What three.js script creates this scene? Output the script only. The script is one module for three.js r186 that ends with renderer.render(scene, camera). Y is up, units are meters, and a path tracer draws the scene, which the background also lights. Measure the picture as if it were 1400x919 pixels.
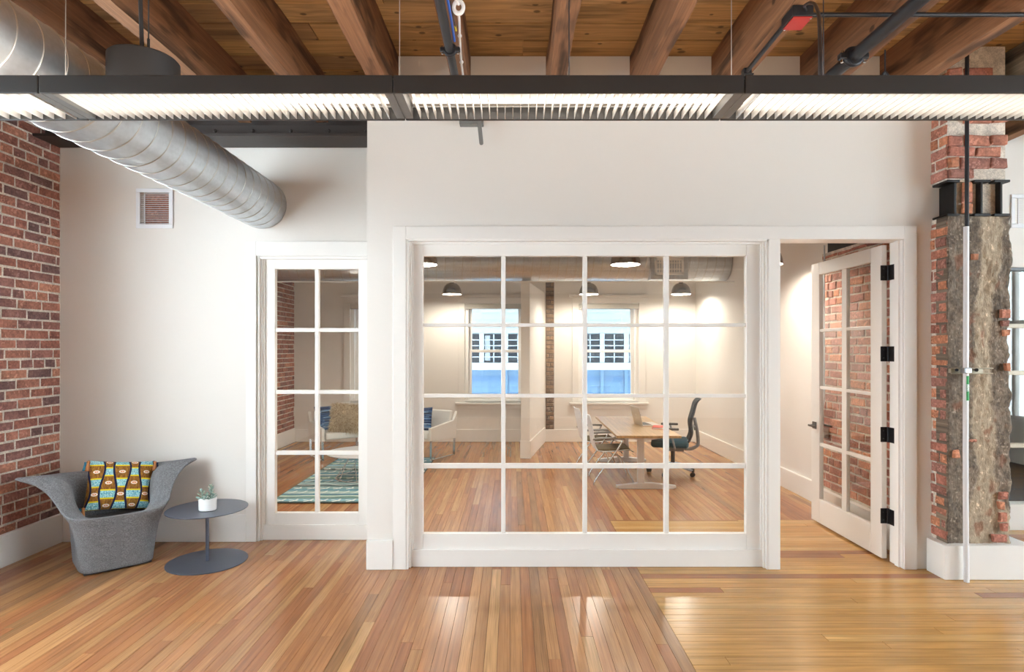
import * as THREE from 'three';
import { mergeGeometries } from 'three/addons/utils/BufferGeometryUtils.js';
import { RoundedBoxGeometry } from 'three/addons/geometries/RoundedBoxGeometry.js';
import { RectAreaLightUniformsLib } from 'three/addons/lights/RectAreaLightUniformsLib.js';
RectAreaLightUniformsLib.init();

// ---------------------------------------------------------------- camera, sky, exposure
const F = 820, EYE = 1.6, VX = 700, VY = 477;            // focal length and horizon in pixels of the 1400x919 frame
const scene = new THREE.Scene();
const renderer = new THREE.WebGLRenderer();
renderer.toneMapping = THREE.LinearToneMapping;
renderer.toneMappingExposure = 1.25;
renderer.shadowMap.enabled = true;
const camera = new THREE.PerspectiveCamera(2 * Math.atan(459.5 / F) * 180 / Math.PI, 1400 / 919, 0.05, 200);
camera.position.set(0, EYE, 0);
camera.lookAt(0, EYE, -1);
camera.setViewOffset(1400, 919, 0, -(VY - 459.5), 1400, 919);
scene.add(camera);
scene.background = new THREE.Color().setRGB(0.82, 0.92, 1.0);
scene.backgroundIntensity = 13.0;
const LAMP_WHITE = new THREE.Color().setRGB(1.0, 0.89, 0.76);
const LAMP_WARM = new THREE.Color().setRGB(1.0, 0.90, 0.77);
const DOWN = 2.4, UPLIGHT = 20, PENDANT = 4.4;

// ---------------------------------------------------------------- helpers
let seed = 7;
const rnd = () => { seed = (seed * 1664525 + 1013904223) >>> 0; return seed / 4294967296; };
const rr = (a, b) => a + (b - a) * rnd();
const wx = (x, d) => (x - VX) * d / F;
const wy = (y, d) => EYE + (VY - y) * d / F;
const P = (x, y, d) => new THREE.Vector3(wx(x, d), wy(y, d), -d);
const V = (x, y, z) => new THREE.Vector3(x, y, z);
const taken = {};
function numbered(n) { const k = (taken[n] = (taken[n] ?? -1) + 1); return k ? n + '_' + String(k).padStart(3, '0') : n; }
function shadow(o) { o.castShadow = true; o.receiveShadow = true; return o; }
function mesh(name, geo, mat, parent = scene) {
  const g = Array.isArray(geo) ? merge(geo) : geo;
  const m = shadow(new THREE.Mesh(g, mat));
  m.name = parent === scene ? numbered(name) : name;
  parent.add(m); return m;
}
function merge(list) {
  const l = list.map(g => { let q = g.index ? g.toNonIndexed() : g; for (const k of Object.keys(q.attributes)) if (!['position', 'normal', 'uv'].includes(k)) q.deleteAttribute(k); return q; });
  return mergeGeometries(l);
}
function thing(name, label, category, group, kind) {
  const g = new THREE.Group(); g.name = numbered(name); scene.add(g);
  return tag(g, label, category, group, kind);
}
function tag(o, label, category, group, kind) {
  o.userData.label = label; o.userData.category = category;
  if (group) o.userData.group = group;
  if (kind) o.userData.kind = kind;
  return o;
}
function stuff(o) { o.userData.kind = 'stuff'; return o; }
// uv in metres, by the axis a face points along
function uvm(g, ou = 0, ov = 0, swap = false) {
  const p = g.attributes.position, n = g.attributes.normal, uv = new Float32Array(p.count * 2);
  for (let i = 0; i < p.count; i++) {
    const ax = Math.abs(n.getX(i)), ay = Math.abs(n.getY(i)), az = Math.abs(n.getZ(i));
    let u, v;
    if (ax >= ay && ax >= az) { u = p.getZ(i); v = p.getY(i); } else if (ay >= az) { u = p.getX(i); v = p.getZ(i); } else { u = p.getX(i); v = p.getY(i); }
    if (swap) { const t = u; u = v; v = t; }
    uv[2 * i] = u + ou; uv[2 * i + 1] = v + ov;
  }
  g.setAttribute('uv', new THREE.BufferAttribute(uv, 2)); return g;
}
// boxes by x, y and depth (depth = -z)
function bx(x0, x1, y0, y1, d0, d1) {
  const g = new THREE.BoxGeometry(x1 - x0, y1 - y0, d1 - d0);
  g.translate((x0 + x1) / 2, (y0 + y1) / 2, -(d0 + d1) / 2); return uvm(g);
}
function rb(x0, x1, y0, y1, d0, d1, r = 0.004, s = 1) {
  const w = x1 - x0, h = y1 - y0, d = d1 - d0;
  const g = new RoundedBoxGeometry(w, h, d, s, Math.min(r, w / 2.01, h / 2.01, d / 2.01));
  g.translate((x0 + x1) / 2, (y0 + y1) / 2, -(d0 + d1) / 2); return uvm(g);
}
function tube(pts, r, seg = 24, rad = 10, closed = false) {
  return new THREE.TubeGeometry(new THREE.CatmullRomCurve3(pts, closed, 'catmullrom', 0.3), seg, r, rad, closed);
}
function rod(a, b, r, rad = 12, r2 = r) {
  const l = a.distanceTo(b), g = new THREE.CylinderGeometry(r2, r, l, rad);
  g.applyQuaternion(new THREE.Quaternion().setFromUnitVectors(V(0, 1, 0), b.clone().sub(a).normalize()));
  const m = a.clone().add(b).multiplyScalar(0.5); g.translate(m.x, m.y, m.z); return g;
}
function bar(a, b, w, t) {                                   // flat bar between two points
  const l = a.distanceTo(b), g = new RoundedBoxGeometry(w, l, t, 1, Math.min(w, t) * 0.25);
  g.applyQuaternion(new THREE.Quaternion().setFromUnitVectors(V(0, 1, 0), b.clone().sub(a).normalize()));
  const m = a.clone().add(b).multiplyScalar(0.5); g.translate(m.x, m.y, m.z); return g;
}
function lathe(pts, seg = 40) { return new THREE.LatheGeometry(pts.map(p => new THREE.Vector2(p[0], p[1])), seg); }

// ---------------------------------------------------------------- noise and textures
function hash(x, y, s) { let h = (x * 374761393 + y * 668265263 + s * 1274126177) | 0; h = Math.imul(h ^ (h >>> 13), 1274126177); return ((h ^ (h >>> 16)) >>> 0) / 4294967296; }
function vnoise(x, y, px, py, s) {                           // tiles every px, py cells
  const xi = Math.floor(x), yi = Math.floor(y), fx = x - xi, fy = y - yi;
  const ux = fx * fx * (3 - 2 * fx), uy = fy * fy * (3 - 2 * fy), m = (a, n) => ((a % n) + n) % n;
  const a = hash(m(xi, px), m(yi, py), s), b = hash(m(xi + 1, px), m(yi, py), s), c = hash(m(xi, px), m(yi + 1, py), s), d = hash(m(xi + 1, px), m(yi + 1, py), s);
  return (a + (b - a) * ux) * (1 - uy) + (c + (d - c) * ux) * uy;
}
function fbm(u, v, cx, cy, oct, s) { let r = 0, a = 0.5, t = 0; for (let o = 0; o < oct; o++) { r += a * vnoise(u * cx, v * cy, cx, cy, s + o); t += a; a *= 0.5; cx *= 2; cy *= 2; } return r / t; }
function dataTex(w, h, fn, sx, sy, srgb = true) {
  const d = new Uint8Array(w * h * 4);
  for (let j = 0; j < h; j++) for (let i = 0; i < w; i++) {
    const c = fn(i / w, j / h), k = 4 * (j * w + i);
    d[k] = Math.max(0, Math.min(255, c[0] * 255)); d[k + 1] = Math.max(0, Math.min(255, c[1] * 255)); d[k + 2] = Math.max(0, Math.min(255, c[2] * 255)); d[k + 3] = 255;
  }
  const t = new THREE.DataTexture(d, w, h); t.wrapS = t.wrapT = THREE.RepeatWrapping; t.magFilter = THREE.LinearFilter; t.minFilter = THREE.LinearFilter;
  t.repeat.set(1 / sx, 1 / sy); if (srgb) t.colorSpace = THREE.SRGBColorSpace; t.needsUpdate = true; return t;
}
const g3 = v => [v, v, v];
const ss = (a, b, x) => { const t = Math.max(0, Math.min(1, (x - a) / (b - a))); return t * t * (3 - 2 * t); };
// strip-floor grain: long streaks along u (2 m by 0.5 m)
const T_floor = dataTex(512, 512, (u, v) => {
  const w = fbm(u, v, 3, 40, 3, 11), f = fbm(u, v, 8, 160, 2, 12), k = fbm(u, v, 6, 10, 3, 13);
  const x = 0.845 + 0.24 * (w - 0.5) + 0.14 * (f - 0.5) + 0.16 * (k - 0.5) - 0.22 * ss(0.66, 0.8, f * 0.6 + w * 0.4);
  return [x * 1.015, x * 0.985, x * 0.94];
}, 2, 0.5);
// old softwood boards: grain, knots, stains (2 m by 0.6 m)
function woodTex(s, knots, stain) {
  const kn = []; let q = 91 + s; const r2 = () => { q = (q * 1664525 + 1013904223) >>> 0; return q / 4294967296; };
  for (let i = 0; i < knots; i++) kn.push([r2(), r2(), 0.008 + 0.014 * r2()]);
  return dataTex(768, 384, (u, v) => {
    let bend = 0, dark = 0;
    for (const [a, b, r] of kn) {
      let du = Math.abs(u - a); du = Math.min(du, 1 - du) * 2; let dv = Math.abs(v - b); dv = Math.min(dv, 1 - dv) * 0.6;
      const e = Math.exp(-(du * du * 0.35 + dv * dv) / (r * r * 7)); bend += e * 0.05;
      dark += ss(r * 1.25, r * 0.55, Math.sqrt(du * du * 0.5 + dv * dv));
    }
    const vv = v + bend + 0.03 * (fbm(u, v, 3, 3, 2, s) - 0.5);
    const g = fbm(u, vv - Math.floor(vv), 4, 44, 3, s + 3), f = fbm(u, v, 10, 180, 2, s + 5), b = fbm(u, v, 5, 7, 4, s + 9);
    let x = 0.88 + 0.26 * (g - 0.5) + 0.16 * (f - 0.5) - stain * ss(0.5, 0.75, b);
    x *= 1 - 0.42 * Math.min(1, dark);
    return [x, x * 0.97, x * 0.93];
  }, 2, 0.6);
}
const T_board = woodTex(21, 11, 0.16), T_joist = woodTex(55, 2, 0.34);
const T_brick = dataTex(512, 512, (u, v) => {
  const a = fbm(u, v, 8, 8, 4, 31), b = fbm(u, v, 60, 60, 2, 32), c = fbm(u, v, 22, 22, 3, 33);
  const x = 0.84 + 0.36 * (a - 0.5) + 0.26 * (b - 0.5), w = ss(0.64, 0.74, c) * 0.4 * ss(0.4, 0.6, b);
  return [x + w * 0.6, x * 0.96 + w * 0.72, x * 0.94 + w * 0.75];
}, 0.7, 0.7);
const T_rough = dataTex(512, 512, (u, v) => { const a = fbm(u, v, 14, 14, 5, 41), b = fbm(u, v, 90, 90, 2, 42); return g3(0.25 + 0.6 * a + 0.3 * (b - 0.5)); }, 0.5, 0.5, false);
const T_mortar = dataTex(512, 512, (u, v) => { const a = fbm(u, v, 12, 12, 5, 51), b = fbm(u, v, 90, 90, 2, 52); const x = 0.90 + 0.3 * (a - 0.5) + 0.24 * (b - 0.5); return [x, x * 0.98, x * 0.95]; }, 0.6, 0.6);
const T_felt = dataTex(512, 512, (u, v) => { const a = fbm(u, v, 128, 128, 2, 61), b = fbm(u, v, 12, 12, 3, 62); return g3(0.78 + 0.5 * (a - 0.5) + 0.08 * (b - 0.5)); }, 0.45, 0.45);
const T_galv = dataTex(512, 512, (u, v) => { const a = fbm(u, v, 60, 60, 2, 71), b = fbm(u, v, 40, 5, 3, 72); return g3(0.90 + 0.05 * (a - 0.5) + 0.07 * (b - 0.5)); }, 1, 1);
const T_wall = dataTex(256, 256, (u, v) => g3(0.5 + 0.5 * (fbm(u, v, 60, 60, 3, 81) - 0.5)), 0.6, 0.6, false);
function canvasTex(w, h, draw) {
  const c = document.createElement('canvas'); c.width = w; c.height = h; draw(c.getContext('2d'), w, h);
  const t = new THREE.CanvasTexture(c); t.colorSpace = THREE.SRGBColorSpace; t.anisotropy = 4; return t;
}

// ---------------------------------------------------------------- materials
const lin = (r, g, b) => new THREE.Color().setRGB(r, g, b);
const M = (o) => new THREE.MeshStandardMaterial(o);
const white = M({ color: lin(0.79, 0.755, 0.71), roughness: 0.6, bumpMap: T_wall, bumpScale: 0.0006 });
const trimW = M({ color: lin(0.85, 0.825, 0.79), roughness: 0.38 });
const officeW = white;
const darkSteel = M({ color: lin(0.055, 0.045, 0.042), roughness: 0.55, metalness: 0.2, bumpMap: T_rough, bumpScale: 0.001 });
const blackPipe = M({ color: lin(0.022, 0.023, 0.028), roughness: 0.45, metalness: 0.3 });
const fixGrey = M({ color: lin(0.085, 0.085, 0.087), roughness: 0.42, metalness: 0.35 });
const midGrey = M({ color: lin(0.20, 0.20, 0.195), roughness: 0.5 });
const louverW = M({ color: lin(0.72, 0.71, 0.69), roughness: 0.4 });
const chrome = M({ color: lin(0.68, 0.70, 0.73), roughness: 0.16, metalness: 1 });
const galv = M({ color: lin(0.74, 0.785, 0.83), roughness: 0.40, metalness: 1, map: T_galv });
const seamM = M({ color: lin(0.55, 0.54, 0.51), roughness: 0.45, metalness: 1 });
const glass = new THREE.MeshPhysicalMaterial({ color: lin(0.97, 0.985, 0.98), roughness: 0.0, transmission: 1, thickness: 0, ior: 1.5 });
const tintGlass = new THREE.MeshPhysicalMaterial({ color: lin(0.74, 0.78, 0.80), roughness: 0.0, transmission: 1, thickness: 0, ior: 1.5 });
const mortarM = M({ color: lin(0.80, 0.75, 0.69), roughness: 0.95, map: T_mortar, bumpMap: T_rough, bumpScale: 0.006 });
const brickTones = [[0.54, 0.25, 0.185], [0.46, 0.20, 0.15], [0.64, 0.31, 0.215], [0.35, 0.18, 0.16], [0.27, 0.16, 0.155], [0.43, 0.21, 0.18]].map(c => M({ color: lin(...c), roughness: 0.9, map: T_brick, bumpMap: T_rough, bumpScale: 0.004 }));
const pierTones = [[0.66, 0.30, 0.21], [0.58, 0.25, 0.185], [0.74, 0.34, 0.20], [0.48, 0.24, 0.195], [0.62, 0.31, 0.25]].map(c => M({ color: lin(...c), roughness: 0.9, map: T_brick, bumpMap: T_rough, bumpScale: 0.004 }));
const redFloor = [[0.57, 0.275, 0.125], [0.51, 0.235, 0.105], [0.64, 0.345, 0.16], [0.46, 0.20, 0.092], [0.55, 0.29, 0.132], [0.69, 0.41, 0.195], [0.42, 0.225, 0.108]].map(c => M({ color: lin(...c), roughness: 0.24, map: T_floor, bumpMap: T_floor, bumpScale: 0.0004 }));
const goldFloor = [[0.74, 0.425, 0.145], [0.80, 0.50, 0.19], [0.66, 0.36, 0.12], [0.44, 0.19, 0.075], [0.72, 0.42, 0.15]].map(c => M({ color: lin(...c), roughness: 0.24, map: T_floor, bumpMap: T_floor, bumpScale: 0.0004 }));
const subfloor = M({ color: lin(0.09, 0.05, 0.03), roughness: 0.8 });
const boardTones = [[0.58, 0.34, 0.13], [0.49, 0.275, 0.10], [0.66, 0.41, 0.175], [0.40, 0.225, 0.10]].map(c => M({ color: lin(...c), roughness: 0.75, map: T_board, bumpMap: T_board, bumpScale: 0.002 }));
const joistTones = [[0.30, 0.15, 0.078], [0.34, 0.172, 0.088], [0.27, 0.138, 0.076]].map(c => M({ color: lin(...c), roughness: 0.8, map: T_joist, bumpMap: T_joist, bumpScale: 0.003 }));
const greyJoist = M({ color: lin(0.30, 0.265, 0.215), roughness: 0.9, map: T_joist, bumpMap: T_joist, bumpScale: 0.003 });

// ================================================================ STRUCTURE
const XL = -3.753, XP = 3.05, CEIL = 3.727, JB = 3.381;
const D1 = 4.36, D2 = 4.985, DB = 10.33;                   // partition, recessed wall, window wall
const XR = 7.0, DN = -5.0;                                 // far side of the front room and wall behind the camera
const proj = (x, y, d) => [VX + F * x / d, VY - F * (y - EYE) / d];

// ---- floor: every board a part
{
  const fl = thing('floor', 'strip wood floor with reddish lengthwise boards meeting golden crosswise boards', 'floor', null, 'structure');
  mesh('subfloor', bx(XL - 0.4, XR + 0.3, -0.12, -0.0215, DN - 0.3, DB + 0.3), subfloor, fl);
  const list = [];
  const add = (x0, x1, d0, d1, along, tones, k) => {
    const xc = (x0 + x1) / 2, dc = (d0 + d1) / 2, dd = Math.max(dc, 0.4), [px, py] = proj(xc, 0, dd);
    const near = Math.max(d0, 2.95), vis = d1 > 2.95 && px > -150 && px < 1550 ? 1 : 0;
    const area = vis * (x1 - x0) * Math.max(0, d1 - near) / Math.pow((near + d1) / 2, 3);
    list.push({ x0, x1, d0, d1, along, m: tones[k], area, ou: rr(0, 2), ov: rr(0, 2) });
  };
  const XS = 0.913, DS = 5.607, w1 = 0.066, w2 = 0.082;
  const cut = (a, b, lo, hi, f) => { let s = a - rr(0, lo); while (s < b) { const e = s + rr(lo, hi); f(Math.max(a, s), Math.min(b, e > b - 0.25 ? b : e)); s = e > b - 0.25 ? b : e; } };
  const pick = (t, wgt) => { let r = rnd() * wgt.reduce((a, b) => a + b); for (let i = 0; i < wgt.length; i++) { r -= wgt[i]; if (r < 0) return i; } return 0; };
  for (let x = XS; x > XL; x -= w1) cut(DN, DB, 1.3, 3.4, (a, b) => add(Math.max(XL, x - w1), x, a, b, 'z', redFloor, pick(redFloor, [4, 4, 3, 3, 4, 1.4, 1.5])));
  for (let x = XS; x < 3.2; x += w1) cut(DS, DB, 1.3, 3.4, (a, b) => add(x, Math.min(3.2, x + w1), a, b, 'z', redFloor, pick(redFloor, [4, 4, 3, 3, 4, 1.4, 1.5])));
  for (let d = DN; d < DS; d += w2) cut(XS, XR, 1.4, 3.6, (a, b) => add(a, b, d, Math.min(DS, d + w2), 'x', goldFloor, pick(goldFloor, [5, 4, 4, 3, 4])));
  cut(XS, XR, 2, 3, (a, b) => { });
  list.sort((a, b) => b.area - a.area);
  const rest = {};
  list.forEach((q, i) => {
    const gap = q.along === 'x' ? 0.0014 : q.d0 > 4.3 ? 0.0005 : 0.0009, e = q.along === 'z' ? rr(0, 0.0006) : rr(0, 0.0006);
    const g = new THREE.BoxGeometry(q.x1 - q.x0 - 2 * gap, 0.02, q.d1 - q.d0 - 2 * gap);
    g.translate((q.x0 + q.x1) / 2, -0.011 + e - 0.0006, -(q.d0 + q.d1) / 2);
    uvm(g, q.ou, q.ov, q.along === 'z');
    if (i < 298) mesh('floor_board', g, q.m, fl); else (rest[q.m.uuid] ??= { m: q.m, g: [] }).g.push(g);
  });
  for (const r of Object.values(rest)) stuff(mesh('floor_boards_beyond', r.g, r.m, fl));
}

// ---- ceiling: boards and joists
{
  const c = thing('ceiling', 'old wooden board ceiling carried on deep rough-sawn joists', 'ceiling', null, 'structure');
  mesh('roof_deck', bx(XL - 0.4, XR + 0.3, CEIL + 0.022, CEIL + 0.2, DN - 0.3, DB + 0.4), boardTones[1], c);
  const w = 0.22;
  for (let k = 0; k < 40; k++) {
    const d1 = 4.36 + w * 4 - k * w, d0 = d1 - w; if (d0 < DN) break;
    let x = XL - rr(0, 1.5);
    while (x < XR) {
      let e = x + rr(1.2, 3.2); if (e > XR - 0.4) e = XR;
      const a = Math.max(x, XL);
      const g = new THREE.BoxGeometry(e - a - 0.004, 0.022, w - 0.009); g.translate((a + e) / 2, CEIL + 0.011 + rr(-0.003, 0.004), -(d0 + d1) / 2);
      uvm(g, rr(0, 2), rr(0, 2)); mesh('ceiling_board', g, boardTones[Math.floor(rnd() * 3.6)], c); x = e;
    }
  }
  mesh('office_ceiling', bx(XL, XR, CEIL, CEIL + 0.02, D2 + 0.25, DB), officeW, c);
  const lefts = [[-3.34, 0.1, 4.72, 0], [-2.74, 0.1, 4.72, 2], [-2.14, 0.093, 4.72, 0], [-1.535, 0.088, 4.72, 1], [-0.95, 0.122, 4.72, 1], [-0.404, 0.106, D1, 0], [0.25, 0.104, D1, 1], [0.861, 0.093, D1, 0], [1.446, 0.1, D1, 1], [2.095, 0.1, D1, 0], [2.674, 0.1, D1, 1], [3.55, 0.1, 5.2, 3], [4.15, 0.1, 5.2, 0], [4.75, 0.1, 5.2, 1], [5.35, 0.1, 5.2, 2], [5.95, 0.1, 5.2, 0]];
  for (const [x, wd, end, k] of lefts) {
    const L = end - DN, N = 36, g = new THREE.BoxGeometry(wd, CEIL - JB, L, 2, 2, N), p = g.attributes.position;
    const s = Math.floor(rnd() * 999);
    for (let i = 0; i < p.count; i++) {                   // slightly uneven sawn faces
      const z = p.getZ(i), n = vnoise(z * 3 + 50, s, 400, 1000, 5) - 0.5, n2 = vnoise(z * 3 + 90, s, 400, 1000, 6) - 0.5;
      p.setX(i, p.getX(i) + n * 0.012); if (p.getY(i) < 0.1) p.setY(i, p.getY(i) + n2 * 0.01);
    }
    g.computeVertexNormals(); g.translate(x + wd / 2, (CEIL + JB) / 2, -(end + DN) / 2);
    uvm(g, rr(0, 2), rr(0, 2), false);
    const uv = g.attributes.uv, nn = g.attributes.normal;
    for (let i = 0; i < uv.count; i++) if (Math.abs(nn.getY(i)) > 0.7) { const a = uv.getX(i), b = uv.getY(i); uv.setXY(i, b, a); }
    mesh('joist', g, k === 3 ? greyJoist : joistTones[k], c);
  }
}

// ---- bricks
function brickGeo(u0, u1, v0, v1, out, map, jit = 0.003, bev = 0.005) {
  const j = () => rr(-jit, jit), c = [[u0, v0], [u1, v0], [u1, v1], [u0, v1]].map(([u, v]) => [u + j(), v + j()]);
  const inn = c.map(([u, v], i) => [u + (i === 0 || i === 3 ? bev : -bev) + j() * 0.5, v + (i < 2 ? bev : -bev) + j() * 0.5]);
  const pos = [], uv = [], ou = rr(0, 1), ov = rr(0, 1);
  const put = (q) => { const a = map(q[0], q[1], q[2]); pos.push(a.x, a.y, a.z); uv.push(q[0] + ou, q[1] + ov + (q[3] || 0)); };
  const quad = (a, b, c2, d) => { put(a); put(b); put(c2); put(a); put(c2); put(d); };
  const f = inn.map(([u, v]) => [u, v, out + rr(-0.0015, 0.0015)]), m = c.map(([u, v]) => [u, v, out - bev * 0.8]), bk = c.map(([u, v]) => [u, v, -0.004]);
  quad(...f);
  for (let i = 0; i < 4; i++) { const k = (i + 1) % 4; quad(m[i], m[k], f[k], f[i]); quad(bk[i], bk[k], m[k], m[i]); }
  const g = new THREE.BufferGeometry(); g.setAttribute('position', new THREE.Float32BufferAttribute(pos, 3)); g.setAttribute('uv', new THREE.Float32BufferAttribute(uv, 2)); g.computeVertexNormals(); return g;
}
function courses(u0, u1, v0, v1, pitch, len, head, cb) {
  let k = 0;
  for (let v = v0; v < v1 - 0.02; v += pitch, k++) {
    const hd = k % 7 === head, L = hd ? len * 0.5 : len, top = Math.min(v + pitch, v1);
    let u = u0 - (hd ? rr(0, 0.1) : (k % 2) * len * 0.5 + rr(0, 0.05));
    while (u < u1 - 0.01) { const e = u + L * rr(0.96, 1.04); const a = Math.max(u, u0), b = Math.min(e, u1); if (b - a > 0.035) cb(a + 0.008, b - 0.008, v + 0.0078, top - 0.0078, k); u = e; }
  }
}
let outN = 10;
function outerWindow(f0, f1, S0, S1, a, b, label) {
  const win = thing('window_' + outN++, label, 'window', null, 'structure'), m = (f0 + f1) / 2;
  mesh('frame', [bx(f0, f1, S0, S1, a, a + 0.06), bx(f0, f1, S0, S1, b - 0.06, b), bx(f0, f1, S0, S0 + 0.06, a, b), bx(f0, f1, S1 - 0.06, S1, a, b), bx(f0, f1, 1.95, 2.0, a, b), bx(f0, f1, S0, S1, (a + b) / 2 - 0.03, (a + b) / 2 + 0.03)], trimW, win);
  mesh('pane', bx(m - 0.002, m + 0.002, S0 + 0.06, S1 - 0.06, a + 0.06, b - 0.06), glass, win);
}
// front room, left wall: brick with one tall window out of frame
{
  const w = thing('wall_left', 'red brick wall with pale mortar beside the grey lounge chair', 'wall', null, 'structure');
  const S0 = 0.6, S1 = 3.3, ops = [[0.7, 3.6]];
  mesh('mortar', [bx(XL - 0.42, XL, 0, CEIL, 3.6, D2 + 0.13), bx(XL - 0.42, XL, 0, S0, DN, 3.6), bx(XL - 0.42, XL, S1, CEIL, DN, 3.6), bx(XL - 0.42, XL, S0, S1, DN, 0.7)], mortarM, w);
  const map = (u, v, o) => V(XL + o, v, -u), wgt = [0, 0, 1, 1, 2, 3, 3, 4, 5];
  let n = 0; const rest = {};
  const items = [];
  courses(3.62, D2 - 0.003, 0.22, CEIL, 0.0765, 0.235, 2, (a, b, c, d) => items.push([a, b, c, d]));
  items.sort((p, q) => q[1] - p[1]);
  for (const [a, b, c, d] of items) {
    const g = brickGeo(a, b, c, d, rr(0.002, 0.006), map, 0.003, 0.003), m = brickTones[wgt[Math.floor(rnd() * wgt.length)]];
    if (n++ < 299) mesh('brick', g, m, w); else (rest[m.uuid] ??= { m, g: [] }).g.push(g);
  }
  for (const r of Object.values(rest)) stuff(mesh('bricks_beyond', r.g, r.m, w));
  ops.forEach(([a, b], i) => outerWindow(XL - 0.36, XL - 0.30, S0, S1, a, b, 'wide daylight window in the brick wall left of the grey lounge chair'));
}
// office, left wall
{
  const w = thing('wall_office_left', 'brick wall inside the office seen through the narrow glazed panel', 'wall', null, 'structure');
  mesh('mortar', bx(XL - 0.42, XL, 0, CEIL, D2 + 0.13, DB), mortarM, w);
  const map = (u, v, o) => V(XL + o, v, -u), wgt = [0, 1, 1, 2, 3, 5, 5]; let n = 0; const rest = {}, items = [];
  courses(8.3, DB - 0.003, 0.22, 3.2, 0.0765, 0.235, 4, (a, b, c, d) => items.push([a, b, c, d]));
  items.sort((p, q) => q[1] - p[1]);
  for (const [a, b, c, d] of items) {
    const g = brickGeo(a, b, c, d, rr(0.006, 0.01), map), m = brickTones[wgt[Math.floor(rnd() * wgt.length)]];
    if (n++ < 290) mesh('brick', g, m, w); else (rest[m.uuid] ??= { m, g: [] }).g.push(g);
  }
  for (const r of Object.values(rest)) stuff(mesh('bricks_beyond', r.g, r.m, w));
}
// ---- enclosing walls out of frame
{
  tag(mesh('wall_behind', bx(XL - 0.4, XR + 0.3, 0, CEIL, DN - 0.2, DN), white), 'plain white wall at the far end of the front room', 'wall', null, 'structure');
  const ro = [[-1.8, 0.6], [1.0, 3.4]];
  ro.forEach(([a, b], i) => outerWindow(XR + 0.08, XR + 0.14, 0.6, 3.3, a, b, ['tall daylight window in the right wall, farther from the brick pier', 'tall daylight window in the right wall, nearest the brick pier'][i]));
  tag(mesh('wall_right', [bx(XR, XR + 0.2, 0, 0.6, DN, DB), bx(XR, XR + 0.2, 3.3, CEIL, DN, DB), bx(XR, XR + 0.2, 0.6, 3.3, DN, -1.8), bx(XR, XR + 0.2, 0.6, 3.3, 0.6, 1.0), bx(XR, XR + 0.2, 0.6, 3.3, 3.4, DB)], white), 'plain white wall on the far right side of the front room', 'wall', null, 'structure');
}
// ---- recessed wall with duct opening, vent and glazed panel
const SLs = { x0: wx(358.7, 5.02), x1: -0.85, g0: wx(375.5, 5.05), g1: wx(490, 5.05), top: wy(350, 5.0), gt: wy(368, 5.05), gb: wy(701.5, 5.05) };
{
  const w = thing('wall_recessed', 'plain white recessed wall behind the grey lounge chair and round table', 'wall', null, 'structure');
  const a = D2, b = D2 + 0.13, xo = wx(352, D2);
  const vx0 = -3.095, vx1 = -2.835, vy0 = 2.63, vy1 = 2.9;
  mesh('plaster', [bx(XL, vx0, 0, 3.55, a, b), bx(vx0, vx1, 0, vy0, a, b), bx(vx0, vx1, vy1, 3.55, a, b), bx(vx1, xo, 0, 3.55, a, b), bx(xo, -0.80, SLs.top, 3.55, a, b)], white, w);
  mesh('upper_fill', bx(XL, -0.8, 3.55, CEIL, a, b), white, w);
}
// ---- front partition
const wn = { x0: -0.70, x1: 1.665, dx0: 1.945, dx1: 2.482, top: 2.398 };
const DC = 4.344;                                          // front of the casings
const CL0 = wx(537, DC), CL1 = wx(555, DC), CR0 = wx(1236.7, DC), CR1 = wx(1254, DC), MID0 = wx(1051, DC), MID1 = wx(1067, DC), HT = wy(309, DC), HB = wy(327, DC);
{
  const w = thing('wall_partition', 'tall white partition wall holding the large gridded interior window and the open door', 'wall', null, 'structure');
  const a = D1, b = D1 + 0.13;
  mesh('plaster', [bx(wx(502, D1), CL1 - 0.01, 0, CEIL, a, b), bx(CL1 - 0.01, CR0 + 0.01, HB + 0.01, CEIL, a, b), bx(CR0 + 0.01, XP + 0.06, 0, 2.46, a, b), bx(CR0 + 0.01, XP + 0.06, 2.79, CEIL, a, b), bx(CR0 + 0.01, XP + 0.075, 2.46, 2.79, a, b), bx(MID0 + 0.01, MID1 - 0.01, 0, HB + 0.02, a, b)], white, w);
  mesh('return_wall', bx(wx(502, D1), -0.80, 0, CEIL, b, D2 + 0.13), white, w);
}
// ---- baseboards
{
  const bb = (n, g, l) => tag(mesh(n, g, trimW), l, 'baseboard', null, 'structure');
  const hL = 0.236;
  bb('baseboard_left', rb(XL - 0.02, XL + 0.034, 0, hL, DN, D2 - 0.001), 'tall white baseboard along the brick wall beside the grey chair');
  bb('baseboard_recess', rb(XL + 0.035, wx(338, D2) - 0.002, 0, 0.225, D2 - 0.022, D2 - 0.001), 'white baseboard along the recessed wall behind the round table');
  bb('baseboard_partition', rb(wx(502, D1) - 0.002, CL0, 0, wy(738, D1), D1 - 0.024, D1 - 0.0005), 'short white baseboard at the left end of the partition wall');
  bb('baseboard_office_back', rb(XL + 0.03, 3.16, 0, wy(587, DB), DB - 0.022, DB), 'white baseboard along the window wall of the office');
  bb('baseboard_office_left', rb(XL - 0.02, XL + 0.03, 0, 0.24, D2 + 0.14, DB - 0.023), 'white baseboard below the brick wall inside the office');
  bb('baseboard_office_right', rb(3.13, 3.16, 0, 0.22, 5.92, DB - 0.023), 'white baseboard along the right wall of the office');
}
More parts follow.
